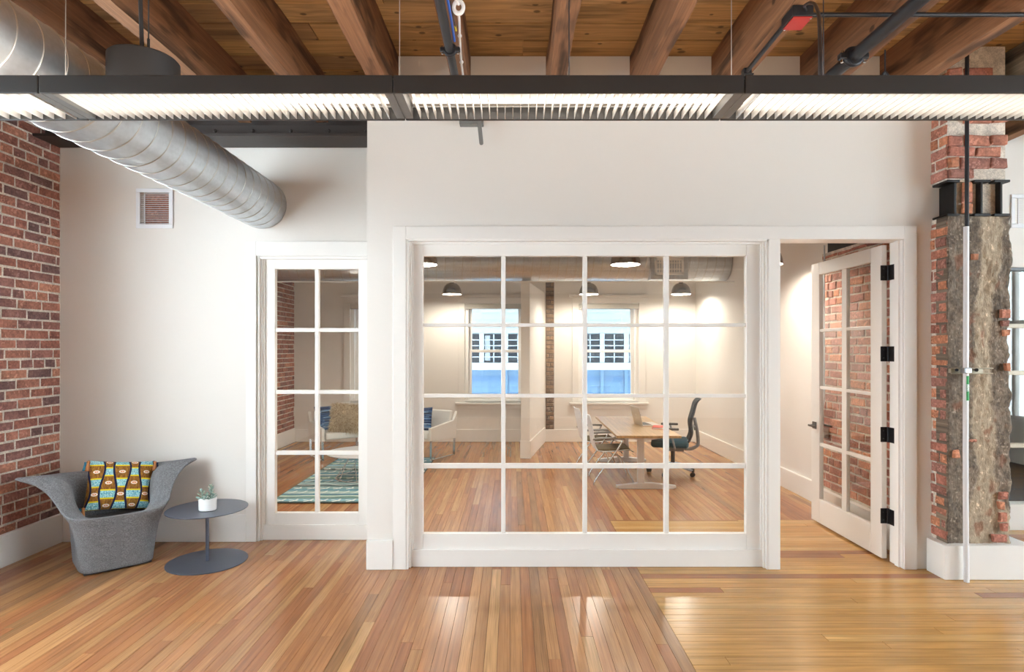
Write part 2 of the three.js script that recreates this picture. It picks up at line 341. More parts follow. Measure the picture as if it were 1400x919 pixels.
// ---- casings and jambs
{
  const c = thing('trim_1', 'white casing around the large gridded window and the doorway', 'trim', null, 'structure');
  mesh('casing_left', rb(CL0, CL1, 0, HT, DC, D1 - 0.001, 0.003), trimW, c);
  mesh('casing_right', rb(CR0, CR1, 0, HT, DC, D1 - 0.001, 0.003), trimW, c);
  mesh('casing_head', rb(CL1, CR0, HB, HT, DC, D1 - 0.001, 0.003), trimW, c);
  mesh('casing_post', rb(MID0, MID1, 0, HB, DC, D1 + 0.13, 0.003), trimW, c);
  // stepped jambs of the window
  const st = (x0, x1, da) => bx(Math.min(x0, x1), Math.max(x0, x1), 0, HB, da, D1 + 0.13);
  mesh('jamb_left', [st(CL1 - 0.012, CL1 + 0.016, DC + 0.006), st(CL1 + 0.016, CL1 + 0.03, DC + 0.04), st(CL1 + 0.03, CL1 + 0.045, DC + 0.062)], trimW, c);
  mesh('jamb_right', [st(MID0 + 0.001, MID0 - 0.012, DC + 0.006), st(MID0 - 0.012, MID0 - 0.024, DC + 0.03), st(MID0 - 0.024, MID0 - 0.034, DC + 0.055)], trimW, c);
  mesh('jamb_head', [bx(CL1, MID0, HB - 0.012, HB + 0.02, DC + 0.006, D1 + 0.13), bx(CL1, MID0, HB - 0.026, HB - 0.012, DC + 0.05, D1 + 0.13)], trimW, c);
  // door jamb with stop
  mesh('door_jamb', [bx(CR0, CR0 + 0.03, 0, HB + 0.02, DC + 0.02, 4.515), bx(CR0 - 0.012, CR0, 0, HB, DC + 0.05, 4.44), bx(MID1, CR0, HB, HB + 0.03, D1, 4.515), bx(MID1 - 0.002, MID1 + 0.012, 0, HB, DC + 0.05, 4.44)], trimW, c);
  const c2 = thing('trim_2', 'white casing around the narrow glazed panel in the recessed wall', 'trim', null, 'structure');
  const k0 = wx(336, 4.97), k1 = wx(350, 4.97), kt = wy(330, 4.97), kb = wy(350, 4.97);
  mesh('casing_left', rb(k0, k1, 0, kt, 4.968, D2 - 0.001, 0.003), trimW, c2);
  mesh('casing_head', rb(k1, -0.92, kb, kt, 4.968, D2 - 0.001, 0.003), trimW, c2);
  mesh('jamb', [bx(k1 - 0.012, k1 + 0.02, 0, kb, 4.985, D2 + 0.13), bx(k1 + 0.02, k1 + 0.036, 0, kb, 5.005, D2 + 0.13), bx(k1 + 0.036, k1 + 0.05, 0, kb, 5.02, D2 + 0.13), bx(k1, -0.82, kb - 0.02, kb + 0.02, 4.995, D2 + 0.13)], trimW, c2);
}
// ---- glazed grids (interior windows)
function grid(name, label, xs, ys, fx0, fx1, fy1, d, base) {        // xs, ys: glass edges as [from, to] pairs
  const w = thing(name, label, 'window', null, 'structure');
  const X0 = xs[0][0], X1 = xs.at(-1)[1], Y0 = ys[0][0], Y1 = ys.at(-1)[1];
  mesh('stile', rb(fx0, X0, 0, fy1, d, d + 0.05, 0.003), trimW, w);
  mesh('stile', rb(X1, fx1, 0, fy1, d, d + 0.05, 0.003), trimW, w);
  mesh('top_rail', rb(X0, X1, Y1, fy1, d, d + 0.05, 0.003), trimW, w);
  mesh('bottom_rail', rb(X0, X1, 0, Y0, d, d + 0.05, 0.003), trimW, w);
  mesh('base_board', rb(fx0 + 0.001, fx1 - 0.001, 0, base, d - 0.018, d - 0.0003, 0.003), trimW, w);
  for (let i = 0; i + 1 < xs.length; i++) mesh('muntin', rb(xs[i][1], xs[i + 1][0], Y0, Y1, d + 0.006, d + 0.046, 0.004), trimW, w);
  for (let j = 0; j + 1 < ys.length; j++) mesh('muntin', rb(X0, X1, ys[j][1], ys[j + 1][0], d + 0.008, d + 0.044, 0.004), trimW, w);
  for (const [a, b] of xs) for (const [c, e] of ys) mesh('pane', bx(a - 0.003, b + 0.003, c - 0.003, e + 0.003, d + 0.024, d + 0.029), glass, w);
  return w;
}
{
  const d = 4.415, X = a => wx(a, d), Y = a => wy(a, d);
  grid('window_3', 'large white interior window with a four by four grid of panes in the partition', [[X(578.2), X(685.2)], [X(691), X(797)], [X(803), X(908.5)], [X(915), X(1020.5)]], [[Y(730), Y(641)], [Y(634.5), Y(544)], [Y(539), Y(447)], [Y(442), Y(350)]], CL1 + 0.04, MID0 - 0.03, HB - 0.02, d, Y(751));
  const e = 5.035, X2 = a => wx(a, e), Y2 = a => wy(a, e);
  grid('window_4', 'narrow white glazed panel of two by four panes beside the round table', [[X2(376), X2(430)], [X2(435.5), X2(490)]], [[Y2(701.5), Y2(622.5)], [Y2(617), Y2(539)], [Y2(533.5), Y2(454)], [Y2(448.5), Y2(368)]], wx(356, e), -0.85, wy(349, e), e, Y2(717));
}
// ---- the open glazed door
{
  const D = thing('door_1', 'white glazed door of two by four panes standing wide open', 'door', null, 'structure');
  const xa = 2.795, xb = 2.835, da = 4.535, db = 5.60, y0 = 0.015, y1 = 2.385;
  const dd = x => xa * F / (x - VX), g = [[dd(1190), dd(1156.5)], [dd(1150), dd(1120)]];
  const ys = [[0.235, 0.715], [0.745, 1.235], [1.262, 1.752], [1.779, 2.275]];
  mesh('stile', rb(xa, xb, y0, y1, da, g[0][0], 0.003), trimW, D); mesh('stile', rb(xa, xb, y0, y1, g[1][1], db, 0.003), trimW, D);
  mesh('top_rail', rb(xa, xb, ys[3][1], y1, g[0][0], g[1][1], 0.003), trimW, D); mesh('bottom_rail', rb(xa, xb, y0, ys[0][0], g[0][0], g[1][1], 0.003), trimW, D);
  mesh('muntin', rb(xa + 0.004, xb - 0.004, ys[0][0], ys[3][1], g[0][1], g[1][0], 0.004), trimW, D);
  for (let j = 0; j < 3; j++) mesh('muntin', rb(xa + 0.005, xb - 0.005, ys[j][1], ys[j + 1][0], g[0][0], g[1][1], 0.004), trimW, D);
  for (const [a, b] of g) for (const [c, e] of ys) mesh('pane', bx(xa + 0.016, xa + 0.021, c - 0.003, e + 0.003, a - 0.003, b + 0.003), glass, D);
  // lever handles on both faces
  const hy = wy(582, 5.5), hd = 5.535;
  const hm = M({ color: lin(0.16, 0.15, 0.14), roughness: 0.35, metalness: 0.8 });
  for (const s of [-1, 1]) {
    const x = s < 0 ? xa : xb, h = mesh('handle', [rb(Math.min(x, x + s * 0.01), Math.max(x, x + s * 0.01), hy - 0.032, hy + 0.032, hd - 0.032, hd + 0.032, 0.003), rod(V(x, hy, -hd), V(x + s * 0.055, hy, -hd), 0.009), rb(Math.min(x + s * 0.045, x + s * 0.062), Math.max(x + s * 0.045, x + s * 0.062), hy - 0.009, hy + 0.009, hd - 0.115, hd + 0.01, 0.004)], hm, D);
    h.userData.label = 'dark metal lever handle on a square plate';
  }
  // four hinges bridging door edge and jamb
  const hg = M({ color: lin(0.02, 0.021, 0.026), roughness: 0.4, metalness: 0.5 });
  for (const y of [372.5, 484, 595, 707]) {
    const yy = wy(y, 4.5), hs = 0.057;
    const k = mesh('hinge', [rb(2.785, 2.832, yy - hs, yy + hs, 4.529, 4.5345, 0.001), rb(2.838, 2.8425, yy - hs, yy + hs, 4.46, 4.52, 0.001), rod(V(2.838, yy - hs, -4.524), V(2.838, yy + hs, -4.524), 0.008)], hg, D);
    k.userData.label = 'black butt hinge';
    for (const s of [-0.03, 0.03]) mesh('screw', rod(V(2.805, yy + s, -4.529), V(2.805, yy + s, -4.527), 0.004, 8), chrome, k);
  }
}
// ---- steel girder above the recessed wall
{
  const g = thing('steel_girder', 'dark riveted steel girder above the recessed white wall', 'girder', null, 'structure');
  g.name = 'trim_3';
  mesh('flange', rb(XL, wx(502, D1), 3.265, 3.287, 4.69, 4.965, 0.003), darkSteel, g);
  mesh('flange', rb(XL, wx(502, D1), 3.60, 3.622, 4.69, 4.965, 0.003), darkSteel, g);
  mesh('web', bx(XL, wx(502, D1), 3.287, 3.60, 4.83, 4.85), darkSteel, g);
  mesh('angle', [rb(XL, wx(502, D1), 3.288, 3.30, 4.76, 4.829), rb(XL, wx(502, D1), 3.30, 3.40, 4.815, 4.829)], darkSteel, g);
  for (let x = -3.6; x < -1; x += 0.304) { const s = new THREE.SphereGeometry(0.016, 10, 6, 0, Math.PI * 2, 0, Math.PI / 2); s.rotateX(Math.PI / 2); s.translate(x, 3.35, -4.815); mesh('rivet', s, darkSteel, g); }
}
// ---- brick pier
const PD0 = 4.19, PD1 = 5.9, PX1 = 3.50;
{
  const p = thing('wall_pier', 'rough brick and mortar pier with embedded steel beside the open door', 'pier', null, 'structure');
  mesh('mortar_core', [bx(XP + 0.002, PX1 - 0.03, 0, 2.53, PD0 + 0.03, PD1), bx(XP + 0.07, PX1 - 0.07, 2.53, 2.775, PD0 + 0.05, PD1), bx(XP + 0.002, PX1 - 0.03, 2.775, CEIL, PD0 + 0.03, PD1)], mortarM, p);
  const mapL = (u, v, o) => V(XP + 0.002 - o, v, -u);
  let n = 0; const rest = {}, items = [];
  courses(PD0 + 0.012, PD1, 0.25, 2.51, 0.0765, 0.225, 3, (a, b, c, d) => items.push([a, b, c, d]));
  courses(PD0 + 0.012, PD1, 2.79, 3.55, 0.079, 0.225, 3, (a, b, c, d) => items.push([a, b, c, d]));
  items.sort((x, y) => x[0] - y[0]);
  for (const [a, b, c, d] of items) {
    const gg = brickGeo(a, b, c, d, rr(0.003, 0.011), mapL, 0.005, 0.005), m = pierTones[Math.floor(rnd() * 5)];
    if (n++ < 255) mesh('brick', gg, m, p); else (rest[m.uuid] ??= { m, g: [] }).g.push(gg);
  }
  for (const r of Object.values(rest)) stuff(mesh('bricks_beyond', r.g, r.m, p));
  // front bricks above the steel
  const mapF = (u, v, o) => V(u, v, -(PD0 + 0.03) + o);
  for (let k = 0; k < 10; k++) {
    const v = 2.785 + k * 0.079; let u = XP + 0.004 - (k % 2) * 0.09;
    while (u < PX1 - 0.05) { const e = u + rr(0.17, 0.23), a = Math.max(u, XP + 0.004), b = Math.min(e, PX1 - 0.03); if (b - a > 0.05 && rnd() > 0.14) mesh('brick', brickGeo(a + 0.006, b - 0.006, v + 0.006, v + 0.073, rr(0.02, 0.04), mapF, 0.008, 0.008), pierTones[Math.floor(rnd() * 4.2)], p); u = e; }
  }
  // brick infill between the steel sections
  for (let k = 0; k < 3; k++) { mesh('brick', brickGeo(3.165, 3.235, 2.555 + k * 0.075, 2.622 + k * 0.075, 0.012, mapF, 0.006, 0.006), pierTones[k === 1 ? 0 : 2], p); }
  // rough mortar face below the steel: an uneven slab of its own
  const T_face = dataTex(256, 1024, (u, v) => {
    const n1 = fbm(u, v, 6, 28, 5, 201), n2 = fbm(u, v, 40, 180, 2, 202), n3 = fbm(u, v, 4, 12, 3, 203), n4 = fbm(u, v, 16, 70, 3, 205);
    const mid = 0.62 + 0.10 * (vnoise(0.5, v * 7, 1, 7, 204) - 0.5) * 2 + (v < 0.3 ? (0.3 - v) * 0.2 : 0), wd = 0.11 + 0.08 * vnoise(0.5, v * 9, 1, 9, 206) + 0.25 * ss(0.24, 0.02, v);
    const st = ss(wd + 0.05, wd - 0.04, Math.abs(u - mid) + 0.08 * (n4 - 0.5));
    let r = 0.47 + 0.26 * (n1 - 0.5) + 0.20 * (n2 - 0.5), gC = r * 0.89, b = r * 0.78;
    const s = 0.70 + 0.16 * (n4 - 0.5) + 0.12 * (n2 - 0.5);
    r += (s - r) * st * 0.95; gC += (s * 0.90 - gC) * st * 0.95; b += (s * 0.77 - b) * st * 0.95;
    const fl = ss(0.66, 0.78, n4 * 0.6 + n2 * 0.4) * 0.16; r += fl; gC += fl * 0.98; b += fl * 0.94;
    const br = ss(0.62, 0.70, n3) * ss(0.45, 0.6, n1) * 0.5; r += (0.50 - r) * br; gC += (0.30 - gC) * br; b += (0.22 - b) * br;
    return [r, gC, b];
  }, 1, 1);
  const faceM = M({ color: 0xffffff, roughness: 0.95, map: T_face, bumpMap: T_rough, bumpScale: 0.01 });
  const NX = 44, NY = 200, Y0 = 0.236, Y1 = 2.53, pos = [], uv = [], idx = [];
  const edge = (v) => 0.020 * (fbm(0.3, v, 1, 14, 4, 221) - 0.5) * 2 + 0.007 * (vnoise(0.5, v * 70, 1, 70, 222) - 0.5) * 2;
  for (let j = 0; j <= NY; j++) for (let i = -1; i <= NX + 1; i++) {
    const v = j / NY, u = Math.max(0, Math.min(1, i / NX)), out = i < 0 || i > NX;
    const xr = PX1 - 0.012 + edge(v), x0 = XP - 0.002 + 0.006 * (vnoise(0.2, v * 40, 1, 40, 225) - 0.5), x = x0 + (xr - x0) * u;
    const dep = out ? PD0 + 0.12 : PD0 + 0.012 - 0.03 * (fbm(u, v, 5, 22, 4, 230) - 0.5) - 0.014 * (fbm(u, v, 20, 90, 2, 231) - 0.5);
    pos.push(x, Y0 + (Y1 - Y0) * v, -dep); uv.push(u, v);
  }
  const rowN = NX + 3;
  for (let j = 0; j < NY; j++) for (let i = 0; i < NX + 2; i++) { const a = j * rowN + i, b = a + 1, c = a + rowN, d = c + 1; idx.push(a, b, d, a, d, c); }
  const fg = new THREE.BufferGeometry(); fg.setAttribute('position', new THREE.Float32BufferAttribute(pos, 3)); fg.setAttribute('uv', new THREE.Float32BufferAttribute(uv, 2)); fg.setIndex(idx); fg.computeVertexNormals();
  mesh('mortar_face', fg, faceM, p).userData.label = 'grey-brown smeared mortar face with a paler vertical streak';
  // exposed bricks along the broken edges
  const mapB = (u, v, o) => V(u, v, -PD0 + o - 0.004);
  for (const [x0, x1, ya, yb, t] of [[1367, 1379, 424, 434, 0], [1368, 1378, 439, 447, 3], [1370, 1380, 450, 459, 2], [1373, 1381, 497, 507, 2], [1365, 1377, 672, 683, 1], [1364, 1374, 686, 697, 2], [1366, 1376, 700, 713, 0], [1368, 1377, 716, 726, 1], [1356, 1377, 731, 741, 1], [1327, 1336, 347, 356, 2], [1303, 1311, 615, 626, 2], [1326, 1334, 600, 604, 0]])
    mesh('brick', brickGeo(wx(x0, PD0), wx(x1, PD0), wy(yb, PD0), wy(ya, PD0), rr(0.012, 0.02), mapB, 0.006, 0.006), pierTones[t], p);
  // steel sections let into the pier
  const bl = M({ color: lin(0.012, 0.011, 0.011), roughness: 0.5, metalness: 0.2 });
  const sec = (x, w) => [rb(x - w, x + w, 2.765, 2.782, PD0 - 0.004, PD1), rb(x - w, x + w, 2.528, 2.545, PD0 - 0.004, PD1), rb(x - 0.008, x + 0.008, 2.545, 2.765, PD0 + 0.004, PD1)];
  for (const [x, w] of [[wx(1343, PD0), 0.058], [wx(1370, PD0), 0.056]]) mesh('steel_section', sec(x, w), bl, p);
  mesh('steel_channel', [rb(XP - 0.01, XP + 0.08, 2.765, 2.782, PD0 - 0.002, D1 - 0.02), rb(XP - 0.01, XP + 0.08, 2.53, 2.545, PD0 - 0.002, D1 - 0.02), bx(XP + 0.055, XP + 0.069, 2.545, 2.765, PD0 + 0.02, PD1)], bl, p);
  mesh('plinth', [rb(2.995, 3.62, 0, 0.236, 4.15, D1 - 0.025, 0.003), bx(2.995, XP, 0, 0.236, D1 + 0.132, PD1), bx(3.5, 3.62, 0, 0.236, D1 - 0.03, 5.25)], trimW, p).userData.label = 'white boxed plinth around the foot of the pier';
}
// ---- set-back glazed partition and room on the far right
{
  const d = 5.29, w = thing('wall_far_right', 'cream wall beyond the pier with a vent grille above an interior window', 'wall', null, 'structure');
  const y0 = wy(690, d), y1 = 2.32;
  mesh('plaster', [bx(PX1 - 0.04, XR, y1, CEIL, d, d + 0.12), bx(PX1 - 0.04, XR, 0, y0, d, d + 0.12), bx(4.9, XR, y0, y1, d, d + 0.12)], officeW, w);
  mesh('back_wall', bx(3.2, XR, 0, CEIL, 8.6, 8.7), white, w);
  mesh('carpet', bx(3.17, XR, 0.001, 0.012, d + 0.13, 8.6), M({ color: lin(0.06, 0.065, 0.075), roughness: 1, map: T_felt }), w);
  const wi = thing('window_5', 'cream framed interior window beyond the brick pier', 'window', null, 'structure');
  const fm = M({ color: lin(0.62, 0.56, 0.45), roughness: 0.5 });
  for (const y of [445.5, 510, 610]) mesh('muntin', rb(PX1 - 0.04, 4.9, wy(y + 3, d), wy(y - 3, d), d + 0.02, d + 0.07), fm, wi);
  mesh('top_rail', rb(PX1 - 0.04, 4.9, y1 - 0.03, y1, d + 0.01, d + 0.08), fixGrey, wi);
  for (const x of [3.85, 4.35]) mesh('muntin', rb(x, x + 0.025, y0, y1 - 0.03, d + 0.022, d + 0.068), fm, wi);
  mesh('pane', bx(PX1 - 0.04, 4.9, y0, y1 - 0.03, d + 0.042, d + 0.047), glass, wi);
  const lp = new THREE.RectAreaLight(lin(0.85, 0.92, 1), 5, 1.2, 0.3); lp.position.set(5, 3.3, -7); lp.rotation.x = -Math.PI / 2; scene.add(lp);
  const pf = thing('ceiling_panel_light', 'flat ceiling light in the carpeted room beyond the pier', 'light');
  mesh('diffuser', bx(4.4, 5.6, 3.31, 3.34, 6.85, 7.15), new THREE.MeshStandardMaterial({ color: lin(0.9, 0.9, 0.9), emissive: lin(0.85, 0.92, 1), emissiveIntensity: 2 }), pf);
  for (const x of [4.5, 5.5]) mesh('stem', rod(V(x, 3.34, -7), V(x, CEIL, -7), 0.008), midGrey, pf);
}
// ---- office walls
const wins = [-2.785, -0.812, 1.146].map((x, i) => ({ x0: x, x1: x + 1.035, y0: 0.69, y1: 2.385, n: i }));
{
  const w = thing('wall_office_back', 'pale window wall at the back of the office', 'wall', null, 'structure');
  const a = DB, b = DB + 0.32, g = [bx(XL - 0.4, 3.6, 0, wins[0].y0, a, b), bx(XL - 0.4, 3.6, wins[0].y1, CEIL, a, b)];
  let x = XL - 0.4; for (const q of wins) { g.push(bx(x, q.x0, q.y0, q.y1, a, b)); x = q.x1; } g.push(bx(x, 3.6, q1(), wins[0].y1, a, b));
  function q1() { return wins[0].y0; }
  mesh('plaster', g, officeW, w);
  tag(mesh('wall_office_right', bx(3.16, 3.3, 0, CEIL, PD1, DB), officeW), 'pale right wall of the office lit by a pendant lamp', 'wall', null, 'structure');
  // angled wing wall
  const s = thing('wall_wing', 'short angled wing wall between the two middle office windows', 'wall', null, 'structure');
  const ang = Math.atan2(0.30, 1.58), L = 1.62;
  const body = rb(-0.065, 0.065, 0, 2.565, 0, L, 0.004), base = rb(-0.078, 0.078, 0, 0.255, -0.013, L, 0.003);
  mesh('plaster', body, officeW, s); mesh('base', base, trimW, s);
  s.position.set(0.196, 0, -8.75); s.rotation.y = -ang;
  // exposed brick strip on the window wall
  const e = thing('wall_brick_strip', 'narrow vertical strip of exposed old brick on the office window wall', 'brickwork', null, 'structure');
  const stripTones = [[0.36, 0.27, 0.19], [0.42, 0.30, 0.20], [0.30, 0.23, 0.18]].map(c => M({ color: lin(...c), roughness: 0.95, map: T_brick, bumpMap: T_rough, bumpScale: 0.004 }));
  const u0 = wx(746, DB), u1 = wx(757.5, DB), v0 = wy(587, DB);
  mesh('mortar', bx(u0, u1, v0, 2.9, DB - 0.004, DB + 0.01), M({ color: lin(0.17, 0.14, 0.12), roughness: 1, map: T_mortar }), e);
  for (let v = v0 + 0.004, k = 0; v < 2.88; v += 0.0765, k++) { const cut = k % 2 ? 1 : rr(0.4, 0.6), mp = (u, vv, o) => V(u, vv, -(DB - 0.004) + o); const um = u0 + (u1 - u0) * cut; mesh('brick', brickGeo(u0 + 0.008, um - 0.005, v + 0.006, v + 0.066, 0.006, mp, 0.005), stripTones[Math.floor(rnd() * 3)], e); if (cut < 1) mesh('brick', brickGeo(um + 0.005, u1 - 0.008, v + 0.006, v + 0.066, 0.006, mp, 0.005), stripTones[Math.floor(rnd() * 3)], e); }
}
// ---- office windows, double hung, with roller shades
{
  const shadeM = new THREE.MeshPhysicalMaterial({ color: lin(0.55, 0.52, 0.47), roughness: 0.9 });
  const names = ['sash window near the brick wall, beyond the white armchairs', 'sash window beside the angled wing wall, beyond the blue cushion', 'sash window behind the desk, right of the exposed brick strip'];
  for (const q of wins) {
    const w = thing('window_' + (6 + q.n), 'white double-hung ' + names[q.n], 'window', null, 'structure');
    const { x0, x1, y0, y1 } = q, a = DB;
    mesh('casing', [rb(x0 - 0.11, x0, y0 - 0.02, y1, a - 0.022, a - 0.0005), rb(x1, x1 + 0.11, y0 - 0.02, y1, a - 0.022, a - 0.0005), rb(x0 - 0.11, x1 + 0.11, y1, y1 + 0.10, a - 0.022, a - 0.0005)], officeW, w);
    mesh('cornice', rb(x0 - 0.16, x1 + 0.16, y1 + 0.10, y1 + 0.145, a - 0.06, a - 0.0005), officeW, w);
    mesh('sill', rb(x0 - 0.16, x1 + 0.16, y0 - 0.045, y0 - 0.012, a - 0.075, a + 0.02), officeW, w);
    mesh('apron', rb(x0 - 0.12, x1 + 0.12, y0 - 0.125, y0 - 0.045, a - 0.024, a - 0.0005), officeW, w);
    mesh('reveal', [bx(x0, x0 + 0.06, y0, y1, a + 0.03, a + 0.3), bx(x1 - 0.06, x1, y0, y1, a + 0.03, a + 0.3), bx(x0, x1, y1 - 0.02, y1, a, a + 0.3), bx(x0, x1, y0 - 0.012, y0 + 0.03, a, a + 0.3)], trimW, w);
    const ym = wy(480, a + 0.14), s = (ya, yb, dd) => [rb(x0 + 0.06, x0 + 0.115, ya, yb, dd, dd + 0.04), rb(x1 - 0.115, x1 - 0.06, ya, yb, dd, dd + 0.04), rb(x0 + 0.115, x1 - 0.115, yb - 0.045, yb, dd, dd + 0.04), rb(x0 + 0.115, x1 - 0.115, ya, ya + (dd < a + 0.13 ? 0.085 : 0.045), dd, dd + 0.04)];
    mesh('lower_sash', s(y0 + 0.03, ym + 0.02, a + 0.10), trimW, w); mesh('upper_sash', s(ym - 0.02, y1 - 0.02, a + 0.145), trimW, w);
    mesh('pane', bx(x0 + 0.11, x1 - 0.11, y0 + 0.1, ym, a + 0.118, a + 0.122), tintGlass, w); mesh('pane', bx(x0 + 0.11, x1 - 0.11, ym, y1 - 0.06, a + 0.163, a + 0.167), tintGlass, w);
    const r = mesh('roller_shade', [bx(x0 + 0.005, x1 - 0.005, y1 - 0.095, y1 - 0.012, a - 0.018, a - 0.014), rod(V(x0 + 0.005, y1 - 0.03, -(a + 0.005)), V(x1 - 0.005, y1 - 0.03, -(a + 0.005)), 0.018)], shadeM, w);
    r.userData.label = 'rolled-up beige roller shade';
    mesh('shade_bar', rb(x0 + 0.005, x1 - 0.005, y1 - 0.104, y1 - 0.094, a - 0.022, a - 0.012), chrome, w);
  }
}

// ================================================================ LAMPS, DUCTS, PIPES
// ---- linear suspended fixtures
function linearRun(label, d0, d1, joints, blades) {
  const t = thing('linear_light_fixture', label, 'light fixture');
  const yb = 2.479, yt = 2.542, dm = (d0 + d1) / 2;
  const glowM = new THREE.MeshStandardMaterial({ color: lin(0.9, 0.9, 0.9), emissive: LAMP_WHITE, emissiveIntensity: 2.0 });
  for (let i = 0; i + 1 < joints.length; i++) {
    const a = joints[i] + 0.0012, b = joints[i + 1] - 0.0012;
    const h = mesh('housing', [rb(a, b, yb, yt, d0, d0 + 0.012, 0.004), rb(a, b, yb, yt, d1 - 0.012, d1, 0.004), bx(a, b, yt - 0.004, yt, d0 + 0.012, d0 + 0.06), bx(a, b, yt - 0.004, yt, d1 - 0.06, d1 - 0.012)], fixGrey, t);
    mesh('reflector', [bx(a, b, yt - 0.012, yt - 0.006, d0 + 0.013, d1 - 0.013)], louverW, h);
    for (const e of [a, b - 0.03]) mesh('end_plate', bx(e, e + 0.03, yb + 0.004, yt - 0.012, d0 + 0.013, d1 - 0.013), midGrey, h);
    for (const dd of [dm - 0.045, dm + 0.045]) mesh('lamp_tube', rod(V(a + 0.04, yt - 0.02, -dd), V(b - 0.04, yt - 0.02, -dd), 0.008, 10), glowM, h);
    const uw = d1 - d0 - 0.124, up = mesh('uplight_lens', bx(a + 0.02, b - 0.02, yt - 0.006, yt - 0.003, dm - uw / 2, dm + uw / 2), glowM, h);
    mesh('louver_rail', [bx(a, b, yb + 0.03, yb + 0.034, d1 - 0.06, d1 - 0.056)], midGrey, h);
    if (blades) { const n = 41; for (let k = 1; k < n; k++) { const x = a + (b - a) * k / n; if (x < a + 0.035 || x > b - 0.035) continue; mesh('louver_blade', bx(x - 0.0013, x + 0.0013, yb + 0.003, yb + 0.031, d0 + 0.0125, d1 - 0.0125), louverW, h); } }
    const L = b - a - 0.08;
    const dn = new THREE.RectAreaLight(LAMP_WHITE, DOWN, L, 0.19); dn.position.set((a + b) / 2, yb + 0.033, -dm); dn.rotation.x = -Math.PI / 2; scene.add(dn);
    const ul = new THREE.RectAreaLight(LAMP_WHITE, UPLIGHT, L, uw); ul.position.set((a + b) / 2, yt + 0.003, -dm); ul.rotation.x = Math.PI / 2; scene.add(ul);
  }
  for (let i = 0; i < joints.length; i++) {
    const x = joints[i]; mesh('suspension_cable', rod(V(x, yt, -dm), V(x, CEIL, -dm), 0.0016, 6), seamM, t);
    mesh('cable_gripper', [rod(V(x, yt, -dm), V(x, yt + 0.03, -dm), 0.006, 10)], chrome, t);
  }
  return t;
}
const lr1 = linearRun('long grey louvred linear light hanging across the room before the partition', 2.06, 2.315, [-3.4, -1.628, -0.41, 0.80, 2.02, 3.24], true);
linearRun('long grey linear light hanging in the front room, away from the partition', -1.6, -1.345, [-2.85, -1.628, -0.41, 0.80, 2.02, 3.24], false);
// small brackets on top of the visible run
for (const x of [768, 853]) mesh('cable_knob', lathe([[0, 0], [0.022, 0], [0.02, 0.008], [0.008, 0.012], [0.008, 0.026], [0, 0.028]], 14).translate(wx(x, 2.2), 2.542, -2.2), blackPipe, lr1);
mesh('hanger_rod', [rod(V(wx(778, 2.2), 2.542, -2.2), V(wx(778, 2.2), 2.60, -2.2), 0.0065, 8, 0.004), rod(V(wx(778, 2.2), 2.60, -2.2), V(wx(778, 2.2), CEIL, -2.2), 0.0022, 8)], blackPipe, lr1);

// ---- ducts
function duct(label, a, b, R, pitch) {
  const t = thing('spiral_duct', label, 'duct'), dir = b.clone().sub(a), L = dir.length();
  const g = new THREE.CylinderGeometry(R, R, L, 72, 24, true), q = new THREE.Quaternion().setFromUnitVectors(V(0, 1, 0), dir.clone().normalize());
  const uv = g.attributes.uv; for (let i = 0; i < uv.count; i++) uv.setXY(i, uv.getX(i) * 2 * Math.PI * R, uv.getY(i) * L);
  mesh('duct_tube', g, galv, t);
  const pts = [], n = Math.ceil(L / pitch * 28);
  for (let i = 0; i <= n; i++) { const s = i / 28 * pitch, an = i / 28 * 2 * Math.PI; if (s > L) break; pts.push(V(R * Math.cos(an), s - L / 2, R * Math.sin(an))); }
  mesh('spiral_seam', new THREE.TubeGeometry(new THREE.CatmullRomCurve3(pts), pts.length * 2, 0.0042, 5), seamM, t);
  t.position.copy(a.clone().add(b).multiplyScalar(0.5)); t.quaternion.copy(q);
  return t;
}
{
  const cx = wx(359, D2), cy = wy(280, D2);
  duct('galvanised spiral duct running overhead into the recessed white wall', V(cx, cy, 1.5), V(cx, cy, -(D2 + 0.02)), 0.2, 0.13);
  const od = 8.85, oy = wy(384, od - 0.02) + 0.28;
  const o = duct('galvanised spiral duct running across the office below its ceiling', V(XL + 0.02, oy, -od), V(3.15, oy, -od), 0.28, 0.125);
  const gr = thing('duct_grille', 'white double-deflection grille mounted on the office duct', 'vent');
  const X = x => wx(x, od - 0.31), Y = y => wy(y, od - 0.31), dg = od - 0.32;
  mesh('collar', bx(X(890), X(941), Y(382), Y(344), dg + 0.02, od - 0.1), galv, gr);
  mesh('frame', [rb(X(895), X(935), Y(356), Y(351.5), dg, dg + 0.02), rb(X(895), X(935), Y(376), Y(372.5), dg, dg + 0.02), rb(X(895), X(898.5), Y(376), Y(352), dg, dg + 0.02), rb(X(931.5), X(935), Y(376), Y(352), dg, dg + 0.02)], trimW, gr);
  mesh('backing', bx(X(898), X(932), Y(373), Y(355), dg + 0.016, dg + 0.019), galv, gr);
  for (let k = 0; k < 9; k++) mesh('vane', bx(X(901 + k * 3.4), X(902.2 + k * 3.4), Y(373), Y(355), dg + 0.004, dg + 0.014), trimW, gr);
  for (const y of [359.5, 368]) mesh('vane', bx(X(898), X(932), Y(y + 0.6), Y(y - 0.6), dg + 0.005, dg + 0.015), trimW, gr);
  tag(mesh('white_conduit', rod(V(XL + 0.02, wy(385.3, 8.5), -8.5), V(3.15, wy(385.3, 8.5), -8.5), 0.009, 10), trimW), 'thin white conduit running straight under the office duct', 'conduit');
}
